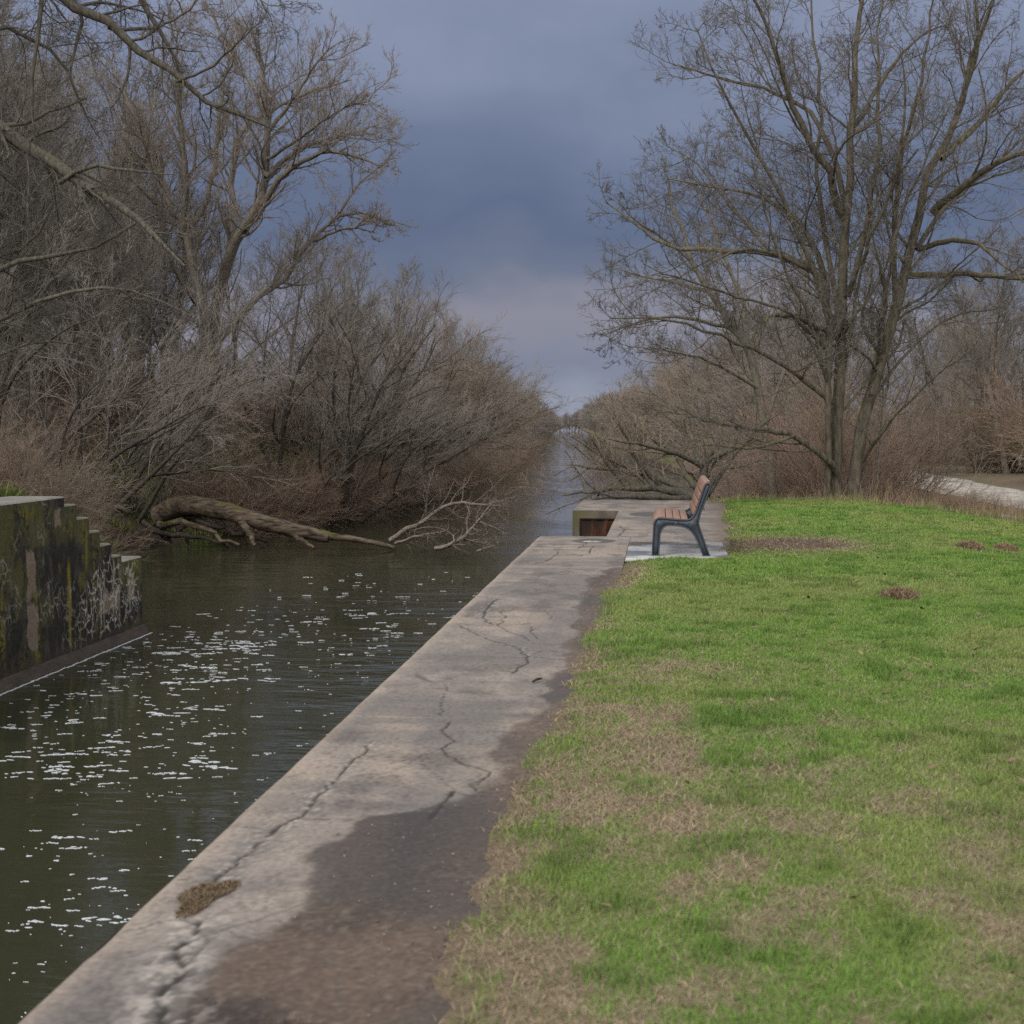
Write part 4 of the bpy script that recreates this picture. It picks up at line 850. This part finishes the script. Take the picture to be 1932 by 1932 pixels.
for pl, r0, r1, mt in (([(450, 975), (470, 1005, -.5), (482, 1030, -.8)], .2, .07, 'log'), ([(545, 1000), (570, 1020, -.3), (592, 1034, -.5)], .15, .05, 'log'), ([(300, 990, .6), (350, 985, .2), (400, 1004, 0), (450, 1030, -.3)], .16, .06, 'log'),
                       ([(285, 1000, .8), (340, 1008, .4), (400, 1016, .2), (440, 1036, 0)], .15, .06, 'bark_dark'), ([(310, 965, 1.6), (330, 990, 1.2), (352, 1012, .8), (360, 1036, .6)], .13, .05, 'bark_dark'), ([(330, 960, 1.4), (380, 985, .8), (430, 1000, .6), (500, 1016, .5)], .17, .06, 'bark_dark'),
                       ([(270, 985, 1.4), (300, 1005, 1), (330, 1030, .8)], .12, .05, 'bark_dark'), ([(360, 970, 1.2), (350, 1000, 1), (300, 1020, .8), (270, 1030, .8)], .10, .04, 'bark_dark')):
    mb = MB(); stick(mb, pl, 56, r0, r1, 10, 7, .05, lb); obj('broken_limb', mb.mesh('broken_limb', mt, True), root)
def dead_branch(limbs, Y_, label, seed, m0=3):
    r_ = np.random.RandomState(seed); b = at_y(limbs[0][0][0][0], limbs[0][0][0][1], Y_); mb = MB(); mc = mb; A_, B_, C_ = [], [], []
    for pl, r0, r1 in limbs:
        p_, q_, L_ = stick(mb, pl, Y_, r0, r1, 12, 6, .03, b); A_.append(p_); B_.append(q_); C_.append(L_)
    twig_orders({'c': mc}, np.array(A_), np.array(B_), np.array(C_), [dict(part='c', m=16, t0=.12, ang=.8, lf=.40, rf=.42, rmin=.013, K=6, wig=.2, S=4), dict(part='c', m=5, ang=.8, lf=.45, rf=.6, rmin=.009, K=4, wig=.2), dict(part='c', m=3, ang=.7, lf=.5, rf=.7, rmin=.006, K=2, wig=.2)], r_)
    tag(obj('dead_branch', mb.mesh('dead_branch', 'dead', True), None, b), label, 'branch')
dead_branch([([(735, 1020), (790, 987), (825, 965), (850, 950), (905, 946), (950, 958)], .10, .02), ([(745, 1025), (790, 1010), (840, 1003)], .06, .02)], 55, 'bleached dead branch arching up beyond the end of the log', 31)
dead_branch([([(820, 1035), (860, 1025), (890, 1000), (915, 970), (935, 943)], .09, .02), ([(935, 943), (948, 958), (960, 972)], .05, .02), ([(905, 985), (945, 1000), (955, 1010)], .05, .015)], 53, 'forked grey dead branch rising out of open water', 32)
dead_branch([([(900, 1040), (925, 1032), (940, 1022)], .04, .012)], 52, 'small dead twig poking out of the water by the lock wall', 33)

# ------------------------------------------------------------------ bench and its pad
BX, BY = at_z(1229, 1053, .03)[0], 16.05
mb = MB(); x0, x1, y0, y1 = -.37, .78, 15.7, 17.95
mb.box((x0, y0, -.1), (x1, y1, .028)); o = obj('bench_pad', mb.mesh('bench_pad', 'pad')); tag(o, 'smooth wet concrete pad that the bench stands on', 'slab')
bv = o.modifiers.new('bevel', 'BEVEL'); bv.width = .012; bv.segments = 2
bench = tree_root('park_bench', (BX, BY, .028), 'park bench with brown slats and dark cast side frames facing the canal', 'bench')
OUT = [(0, 0), (.008, .18), (.015, .335), (.022, .37), (.033, .397), (.052, .418), (.08, .428), (.11, .428), (.22, .418), (.333, .408), (.39, .408), (.425, .418), (.452, .440), (.470, .466), (.485, .50), (.53, .64), (.568, .759), (.578, .785), (.592, .806), (.612, .819), (.632, .818), (.648, .808), (.656, .79), (.656, .768), (.645, .735), (.60, .615), (.556, .50), (.540, .445), (.529, .40), (.528, .365), (.535, .33), (.56, .26), (.592, .17), (.653, .0),
       (.568, .0), (.533, .09), (.505, .155), (.474, .218), (.447, .256), (.415, .288), (.375, .311), (.333, .324), (.275, .332), (.215, .333), (.18, .331), (.150, .321), (.128, .303), (.113, .28), (.102, .25), (.098, .21), (.092, .10), (.086, 0)]
def extrude_poly(mb, poly, ya, yb):
    import bmesh
    bm = bmesh.new(); vs = [bm.verts.new((p[0], ya, p[1])) for p in poly]; f = bm.faces.new(vs); r = bmesh.ops.extrude_face_region(bm, geom=[f])
    for v in r['geom']:
        if isinstance(v, bmesh.types.BMVert): v.co.y = yb
    bmesh.ops.recalc_face_normals(bm, faces=bm.faces); bmesh.ops.triangulate(bm, faces=[q for q in bm.faces if len(q.verts) > 4])
    bm.verts.index_update(); V_ = [tuple(v.co) for v in bm.verts]
    mb.add(V_, [[v.index for v in q.verts] for q in bm.faces if len(q.verts) == 3], [[v.index for v in q.verts] for q in bm.faces if len(q.verts) == 4]); bm.free()
def inset(poly, d):
    P = np.array(poly); n_ = len(P); out = []
    area = sum(P[i][0] * P[(i + 1) % n_][1] - P[(i + 1) % n_][0] * P[i][1] for i in range(n_)); sg = 1 if area > 0 else -1
    for i in range(n_):
        a = P[i] - P[i - 1]; b_ = P[(i + 1) % n_] - P[i]; t = a / (np.linalg.norm(a) + 1e-9) + b_ / (np.linalg.norm(b_) + 1e-9); t /= np.linalg.norm(t) + 1e-9
        out.append(P[i] + d * sg * np.array((-t[1], t[0])))
    return out
BL = 1.78
for yy, nm in ((0, 1), (BL - .055, 1)):
    mb = MB(); extrude_poly(mb, inset(OUT, .014), yy + .008, yy + .047)
    # raised rim round the web
    P, Q = np.array(OUT), np.array(inset(OUT, .016)); n_ = len(P)
    for ya, yb in ((yy, yy + .055),):
        v = np.concatenate((np.c_[P[:, 0], np.full(n_, ya), P[:, 1]], np.c_[Q[:, 0], np.full(n_, ya), Q[:, 1]], np.c_[P[:, 0], np.full(n_, yb), P[:, 1]], np.c_[Q[:, 0], np.full(n_, yb), Q[:, 1]]))
        f = []
        for i in range(n_):
            j = (i + 1) % n_; f += [(i, j, n_ + j, n_ + i), (2 * n_ + j, 2 * n_ + i, 3 * n_ + i, 3 * n_ + j), (j, i, 2 * n_ + i, 2 * n_ + j), (n_ + i, n_ + j, 3 * n_ + j, 3 * n_ + i)]
        mb.add(v, f)
    mb.box((.165, yy + .003, .345), (.185, yy + .012, .40)); mb.box((.245, yy + .004, .345), (.30, yy + .012, .385))
    mb.box((.545, yy + .003, .52), (.585, yy + .012, .535))
    obj('side_frame', mb.mesh('side_frame', 'metal'), bench)
def slat(path, th=.032):
    P = np.array(path); n_ = len(P); t = np.gradient(P, axis=0); t /= np.linalg.norm(t, axis=1, keepdims=True); nn = np.stack((-t[:, 1], t[:, 0]), 1)
    ring = np.concatenate((P + nn * th * .5, (P - nn * th * .5)[::-1])); mb = MB(); extrude_poly(mb, [tuple(q) for q in ring], .057, BL - .057)
    o = obj('slat', mb.mesh('slat', 'slat'), bench); m_ = o.modifiers.new('bevel', 'BEVEL'); m_.width = .006; m_.segments = 2; m_.limit_method = 'ANGLE'
slat([(.020, .345), (.026, .375), (.04, .402), (.062, .421), (.09, .428), (.150, .424)])
for a in ((.157, .234), (.241, .318), (.325, .402)): slat([(a[0], .4235 - (a[0] - .15) * .09), (a[1], .4235 - (a[1] - .15) * .09)])
bp = lambda s_: (.462 + .118 * s_, .452 + .345 * s_)
for a in ((.02, .24), (.265, .485), (.51, .73)): slat([bp(a[0]), bp(a[1])])
slat([bp(.755), bp(.9), (.578, .79), (.592, .818), (.615, .828), (.640, .824)])
mb = MB(); mb.box((.05, .057, .385), (.09, BL - .057, .40)); mb.box((.36, .057, .375), (.40, BL - .057, .388)); mb.box((.545, .057, .60), (.56, BL - .057, .64)); obj('cross_rail', mb.mesh('cross_rail', 'metal'), bench)

# ------------------------------------------------------------------ grass
rg = np.random.RandomState(77)
def blades(x, y, z, h, wd, lean, az, col, bend=.5):
    N = len(x); d = np.stack((np.cos(az), np.sin(az)), 1); side = np.stack((-np.sin(az), np.cos(az)), 1); fa = rg.rand(N) * 6.28
    side = np.stack((np.cos(fa), np.sin(fa)), 1)
    base = np.stack((x, y, z), 1); v = np.empty((N, 5, 3))
    mid = base.copy(); mid[:, :2] += d * (lean * h * .35)[:, None]; mid[:, 2] += h * .55 * np.sqrt(np.maximum(0.02, 1 - lean ** 2))
    tip = base.copy(); tip[:, :2] += d * (lean * h)[:, None]; tip[:, 2] += h * np.sqrt(np.maximum(.01, 1 - lean ** 2))
    sw = side * wd[:, None] * .5
    v[:, 0] = base; v[:, 0, :2] -= sw; v[:, 1] = base; v[:, 1, :2] += sw; v[:, 2] = mid; v[:, 2, :2] += sw * .8; v[:, 3] = mid; v[:, 3, :2] -= sw * .8; v[:, 4] = tip
    return v.reshape(-1, 3), np.repeat(col[:, None], 5, 1).reshape(-1, 3)
GV, GC = [], []
def lawn(y0, y1, dens, h0, wd0):
    x1 = .27 * y1 + 1.2; A = (y1 - y0) * (x1 + .75); N = int(A * dens)
    x = rg.uniform(-.75, x1, N); y = rg.uniform(y0, y1, N)
    edge = np.where((y > 15.5) & (y < 18.2), np.interp(y, [15.5, 15.75, 18.0, 18.4], [-.42, -.42, .82, .86]), edge_x(y)) + .10 * (fbm(x * 9, y * 9, 2, 28) - .5)
    edge = edge + .0 + .28 * rg.rand(N) ** 1.5
    pad = (x > x0 - .01) & (x < x1p) & (y > y0p - .02) & (y < y1p + .05)
    keep = (x > edge) & (y < lawn_far(x) + .3) & ~pad & (x < .27 * y + 1.2)
    x, y, edge = x[keep], y[keep], edge[keep]; sa_, ba_ = straw_amt(x, y), bare_amt(x, y)
    keep = rg.rand(len(x)) > np.clip(ba_, 0, .95) * .95; x, y, sa_, edge = x[keep], y[keep], sa_[keep], edge[keep]; N = len(x)
    dead = rg.rand(N) < np.clip(.11 + .85 * sa_, 0, .95)
    near_e = sstep(.4, .0, x - edge) * (y < 15)
    tuft = sstep(.55, .72, fbm(x * 5, y * 5, 3, 24)); 
    h = h0 * (.55 + .7 * rg.rand(N)) * (1 + .9 * tuft + .4 * near_e); h = np.where(dead, h0 * (.8 + 1.1 * rg.rand(N)), h)
    lean = np.where(dead, .80 + .195 * rg.rand(N), .15 + .65 * rg.rand(N))
    az = rg.rand(N) * 6.28; wd = wd0 * (.7 + .6 * rg.rand(N)); z = h_right(x, y) - .004
    g1 = lerp((.085, .170, .024), (.17, .285, .055), rg.rand(N)); g1 = lerp(g1, (.23, .25, .085), sstep(.35, .7, fbm(x * .9, y * .6, 4, 25)) * .55)
    g1 = lerp(g1, (.05, .10, .022), tuft * .45)
    g2 = lerp((.17, .13, .088), (.36, .285, .195), rg.rand(N)); g2 = lerp(g2, (.13, .10, .07), (rg.rand(N) < .2) * .8)
    c = np.where(dead[:, None], g2, g1)
    v, cc = blades(x, y, z, h, wd, lean, az, c); GV.append(v); GC.append(cc)
x0, x1p, y0p, y1p = -.37, .78, 15.7, 17.95
lawn(2.9, 5, 17000, .027, .0028); lawn(5, 8, 13000, .028, .0034); lawn(8, 13, 9500, .025, .0044); lawn(13, 20, 5200, .026, .007); lawn(20, 29, 2800, .028, .011)
v = np.concatenate(GV); N = len(v) // 5; i5 = (np.arange(N) * 5)[:, None]
tag(obj('grass', mesh_np('grass', v, [i5 + np.array([[0, 1, 2, 3]]), i5 + np.array([[3, 2, 4]])], 'attr_grass', False, np.concatenate(GC))), 'patchy green and straw coloured mown grass of the lawn', 'grass', kind='stuff')
# tall dead weeds and rough grass past the lawn
N = 11000; x = rg.uniform(.9, 13, N); y = lawn_far(x) + np.abs(rg.randn(N)) * 4.5 + .1
k = (np.abs(x - trail_x(y)) > 1.6) & (x > right_edge(y) + 1.6) & (fbm(x * .8, y * .8, 2, 26) > .34); x, y = x[k], y[k]; N = len(x)
L = (.12 + .5 * rg.rand(N) ** 2.5) * np.where((x > 3.6) & (y > 29), .45, 1); d = np.stack((rg.randn(N) * .35, rg.randn(N) * .35, np.ones(N)), 1)
pts, rad = grow(np.stack((x, y, h_right(x, y) - .02), 1), d, L, np.full(N, .004), 4, .12, (0, 0, -.2), rg, .5)
mb = MB(); tubes(mb, pts, rad, 3); tag(obj('dead_weeds', mb.mesh('dead_weeds', 'straw')), 'dry straw coloured weeds standing beyond the lawn edge', 'weeds', kind='stuff')
N = 12000; x = rg.uniform(.9, 13, N); y = lawn_far(x) + rg.randn(N) * .45 + .2; k = (np.abs(x - trail_x(y)) > 1.6); x, y = x[k], y[k]; N = len(x)
v, cc = blades(x, y, h_right(x, y) - .01, .04 + .20 * rg.rand(N) ** 2 * sstep(.35, .65, fbm(x * 2.2, y * 2.2, 3, 30)) + .05 * rg.rand(N), np.full(N, .009), .1 + .6 * rg.rand(N), rg.rand(N) * 6.28, lerp((.10, .15, .04), (.26, .21, .12), rg.rand(N))); i5 = (np.arange(N) * 5)[:, None]
tag(obj('rough_grass', mesh_np('rough_grass', v, [i5 + np.array([[0, 1, 2, 3]]), i5 + np.array([[3, 2, 4]])], 'attr_grass', False, cc)), 'longer rough grass fringe along the far edge of the lawn', 'grass', kind='stuff')
# ground cover on the left bank
N = 90000; y = rg.uniform(28, 90, N); x = left_edge(y) - rg.rand(N) ** 1.5 * 22 - .8; k = fbm(x * .22, y * .22, 3, 51) > .36; x, y = x[k], y[k]; N = len(x)
v, cc = blades(x, y, h_left(x, y) - .01, .15 + .35 * rg.rand(N), np.full(N, .035), .2 + .6 * rg.rand(N), rg.rand(N) * 6.28, lerp((.07, .11, .02), (.16, .17, .06), rg.rand(N))); i5 = (np.arange(N) * 5)[:, None]
tag(obj('undergrowth', mesh_np('undergrowth', v, [i5 + np.array([[0, 1, 2, 3]]), i5 + np.array([[3, 2, 4]])], 'attr_grass', False, cc)), 'fresh green undergrowth on the left bank below the trees', 'undergrowth', kind='stuff')

# ------------------------------------------------------------------ foam flecks on the water
mb = MB(); rf = np.random.RandomState(5)
def fleck(cx, cy, a, b_, ang):
    n_ = 14; th = np.arange(n_) * 2 * np.pi / n_; rr = 1 + .35 * np.sin(th * 2 + rf.rand() * 6) * rf.rand() + .3 * np.sin(th * 3 + rf.rand() * 6) * rf.rand() + .16 * rf.randn(n_)
    px, py = a * rr * np.cos(th), b_ * rr * np.sin(th); X_ = cx + px * math.cos(ang) - py * math.sin(ang); Y_ = cy + px * math.sin(ang) + py * math.cos(ang)
    top = np.c_[cx + (X_ - cx) * .85, cy + (Y_ - cy) * .85, np.full(n_, WATER + .007)]; bot = np.c_[X_, Y_, np.full(n_, WATER - .01)]
    v = np.concatenate((top, bot, [[cx, cy, WATER + .009]])); i = np.arange(n_); j = (i + 1) % n_
    mb.add(v, np.c_[i, j, np.full(n_, 2 * n_)], np.c_[n_ + i, n_ + j, j, i])
def zone(n_, u0, u1, v0, v1, s0, s1, slope=0):
    for _ in range(n_):
        u = rf.uniform(u0, u1); v_ = rf.uniform(v0, v1) + slope * (u - u0); p = at_z(u, v_, WATER)
        if not (XLW + .4 < p[0] < XE - .1): continue
        a = rf.uniform(s0, s1) * (.40 if rf.rand() < .75 else .8); n_q = 1 if rf.rand() < .45 else rf.randint(3, 9); ang = rf.uniform(-.25, .45)
        for q in range(n_q):
            t = (q - n_q / 2) * a * .75
            fleck(p[0] + t * math.cos(ang) + rf.randn() * a * .3 * (n_q > 1), p[1] + t * math.sin(ang) + rf.randn() * a * .35 * (n_q > 1), a * rf.uniform(.3, .9) * (1.3 if n_q == 1 else 1), a * rf.uniform(.16, .42), rf.uniform(-.4, .5))
zone(170, 150, 520, 1190, 1290, .05, .17); zone(110, 250, 760, 1150, 1240, .04, .14); zone(160, 0, 420, 1290, 1470, .04, .16); zone(70, 500, 960, 1080, 1200, .03, .10); zone(170, 60, 640, 1240, 1500, .02, .06); zone(55, 0, 400, 1560, 1760, .04, .12); zone(60, 0, 320, 1690, 1920, .012, .04); zone(50, 0, 600, 1480, 1620, .01, .03); zone(60, 420, 820, 1100, 1330, .02, .05)
# line of scum along the foot of the stepped wall
for yy in np.arange(24, y_end + .1, .16): fleck(XLW + .20 + rf.randn() * .01, yy, .12, .022, math.pi / 2 + rf.randn() * .05)
tag(obj('foam', mb.mesh('foam', 'foam')), 'white flecks of foam drifting on the dark water', 'foam', kind='stuff')
mb = MB(); sv = mb
p = at_z(702, 1158, WATER); fleck(p[0], p[1], .13, .10, .2); mbx = mb
V_ = np.concatenate(mb.v); V_[:, 2] = WATER + (V_[:, 2] - WATER) * 3.2; tag(obj('foam_clump', mesh_np('foam_clump', V_, [np.concatenate(mb.f[3]), np.concatenate(mb.f[4])], 'foam')), 'single larger white clump afloat in midwater', 'foam')

# ------------------------------------------------------------------ small things
p = at_z(385, 1692, 0)     # mat of dead moss on the wall top
N = 5000; a = rg.rand(N) * 6.28; r_ = np.sqrt(rg.rand(N)) * (.8 + .25 * np.sin(a * 3)); x = p[0] + np.cos(a) * r_ * .085; y = p[1] + np.sin(a) * r_ * .20 + np.cos(a) * r_ * .05
hh_ = .010 * (1 - r_ ** 2).clip(0)
v, cc = blades(x, y, hh_ - .004, .006 + .014 * rg.rand(N), np.full(N, .004), .75 + .24 * rg.rand(N), rg.rand(N) * 6.28, lerp((.085, .060, .036), (.20, .145, .090), rg.rand(N))); i5 = (np.arange(N) * 5)[:, None]
tag(obj('moss_mat', mesh_np('moss_mat', v, [i5 + np.array([[0, 1, 2, 3]]), i5 + np.array([[3, 2, 4]])], 'attr_grass', False, cc)), 'round brown mat of dead moss on the near edge of the walk', 'moss')
def clod(u, v_, z, rx, ry, rz, label, name='soil_clump'):
    p = at_z(u, v_, z); N = 2600; a = rg.rand(N) * 6.28; r_ = np.sqrt(rg.rand(N)); x = p[0] + np.cos(a) * r_ * rx; y = p[1] + np.sin(a) * r_ * ry
    hz = rz * (1 - r_ ** 2) * (.6 + .8 * fbm(x * 12, y * 12, 2, 27)); v, cc = blades(x, y, h_right(x, y) + hz - .01, .02 + .05 * rg.rand(N), np.full(N, .008), .4 + .55 * rg.rand(N), rg.rand(N) * 6.28, lerp((.09, .06, .04), (.30, .22, .14), rg.rand(N)))
    g = np.linspace(0, 1, 7); th = np.linspace(0, 2 * np.pi, 17)[:-1]; G, T = np.meshgrid(g, th, indexing='ij'); X_ = p[0] + np.cos(T) * G * rx * 1.05; Y_ = p[1] + np.sin(T) * G * ry * 1.05; Z_ = h_right(X_, Y_) + rz * (1 - G ** 2) * (.6 + .8 * fbm(X_ * 12, Y_ * 12, 2, 27)) - .012
    f = []
    for i in range(6):
        for j in range(16): f.append((i * 16 + j, (i + 1) * 16 + j, (i + 1) * 16 + (j + 1) % 16, i * 16 + (j + 1) % 16))
    n0 = len(v); i5 = (np.arange(N) * 5)[:, None]; c2 = np.tile((.075, .05, .035), (7 * 16, 1))
    tag(obj(name, mesh_np(name, np.concatenate((v, np.stack((X_, Y_, Z_), -1).reshape(-1, 3))), [i5 + np.array([[0, 1, 2, 3]]), i5 + np.array([[3, 2, 4]]), np.array(f) + n0], 'attr_grass', False, np.concatenate((cc, c2)))), label, 'clump')
clod(1696, 1130, .03, .15, .2, .07, 'brown clump of earth and dead grass in the middle of the lawn')
clod(1830, 1040, -.02, .16, .3, .05, 'low dark earth mound at the right of the lawn, left one of the pair'); clod(1898, 1041, -.03, .14, .25, .05, 'low dark earth mound at the right of the lawn, right one of the pair')
p = at_y(1908, 990, 25.6); mb = MB(); zg = float(h_right(p[0], 25.6)); ths = np.linspace(0, 2 * np.pi, 13)[:-1]
ring = lambda r_, z: np.c_[p[0] + r_ * np.cos(ths), 25.6 + r_ * np.sin(ths), np.full(12, z)]
v = np.concatenate((ring(.065, zg - .2), ring(.062, zg + .32), ring(.05, zg + .345), [[p[0], 25.6, zg + .35]])); i = np.arange(12); j = (i + 1) % 12
mb.add(v, np.c_[24 + i, 24 + j, np.full(12, 36)], np.concatenate((np.c_[i, j, 12 + j, 12 + i], np.c_[12 + i, 12 + j, 24 + j, 24 + i])))
tag(obj('wooden_post', mb.mesh('wooden_post', 'timber')), 'short dark wooden post at the right edge of the lawn', 'post')
mb = MB(); pts = np.array([[p[0] - .35, 24.9, float(h_right(p[0] - .35, 24.9)) + .05], [p[0] - .1, 24.85, float(h_right(p[0], 24.9)) + .05], [p[0] + .2, 24.8, float(h_right(p[0] + .2, 24.9)) + .05], [p[0] + .5, 24.75, float(h_right(p[0] + .5, 24.9)) + .05]])
tubes(mb, pts[None], np.full((1, 4), .05), 8); tag(obj('log', mb.mesh('log', 'dead')), 'pale log lying on the grass below the wooden post', 'log')
mb = MB(); q0, q1 = at_z(1005, 1286, .012), at_z(1022, 1280, .016); pts = np.array([q0, (q0 + q1) / 2 + (0, 0, .006), q1]); tubes(mb, pts[None], np.array([[.006, .009, .005]]), 5)
tag(obj('stick', mb.mesh('stick', 'bark_dark')), 'short dark stick lying on the muddy edge of the walk', 'stick')
N = 500; x = rg.uniform(-.4, 7, N); y = rg.uniform(3.5, 26, N); k = (x < .27 * y + 1) & (y < lawn_far(x)) & ((y < 15.3) | (x > 1.4)); x, y = x[k], y[k]; N = len(x)
v, cc = blades(x, y, h_right(x, y) + .015, .03 + .05 * rg.rand(N), .012 + .02 * rg.rand(N), .9 + .09 * rg.rand(N), rg.rand(N) * 6.28, lerp((.10, .065, .04), (.26, .19, .12), rg.rand(N))); i5 = (np.arange(N) * 5)[:, None]
tag(obj('leaf_litter', mesh_np('leaf_litter', v, [i5 + np.array([[0, 1, 2, 3]]), i5 + np.array([[3, 2, 4]])], 'attr_grass', False, cc)), 'scattered dry brown leaves and bits on the lawn', 'leaves', kind='stuff')
N = 1500; y = rg.uniform(3.2, 15, N); x = np.interp(y, WXY[:, 1], WXY[:, 0]) + rg.rand(N) ** .7 * (edge_x(y) - np.interp(y, WXY[:, 1], WXY[:, 0]) + .1); sz = .0015 + .0045 * rg.rand(N) ** 2
q = np.array([[1, 0, 0], [0, 1, 0], [-1, 0, 0], [0, -1, 0], [0, 0, .8]]); v = np.stack((x, y, np.zeros(N) + .001), 1)[:, None] + q[None] * sz[:, None, None] * (.6 + .8 * rg.rand(N, 5, 1)); i5 = (np.arange(N) * 5)[:, None, None]
f = (np.array([[0, 1, 4], [1, 2, 4], [2, 3, 4], [3, 0, 4]])[None] + i5).reshape(-1, 3)
tag(obj('grit', mesh_np('grit', v.reshape(-1, 3), [f], 'attr_grass', False, np.repeat(lerp((.05, .04, .032), (.30, .26, .21), rg.rand(N) ** 2), 5, 0))), 'grit and crumbs of soil on the muddy side of the walk', 'grit', kind='stuff')
# sprigs in the puddle at the bottom
p = at_z(540, 1925, 0); N = 60; x = p[0] + rg.randn(N) * .07; y = p[1] - abs(rg.randn(N)) * .03
v, cc = blades(x, y, np.zeros(N) - .01, .015 + .03 * rg.rand(N), np.full(N, .002), .1 + .6 * rg.rand(N), rg.rand(N) * 6.28, lerp((.05, .035, .025), (.09, .06, .04), rg.rand(N))); i5 = (np.arange(N) * 5)[:, None]
tag(obj('dry_sprigs', mesh_np('dry_sprigs', v, [i5 + np.array([[0, 1, 2, 3]]), i5 + np.array([[3, 2, 4]])], 'attr_grass', False, cc)), 'tuft of dark dry sprigs in the mud at the bottom of the walk', 'tuft', kind='stuff')
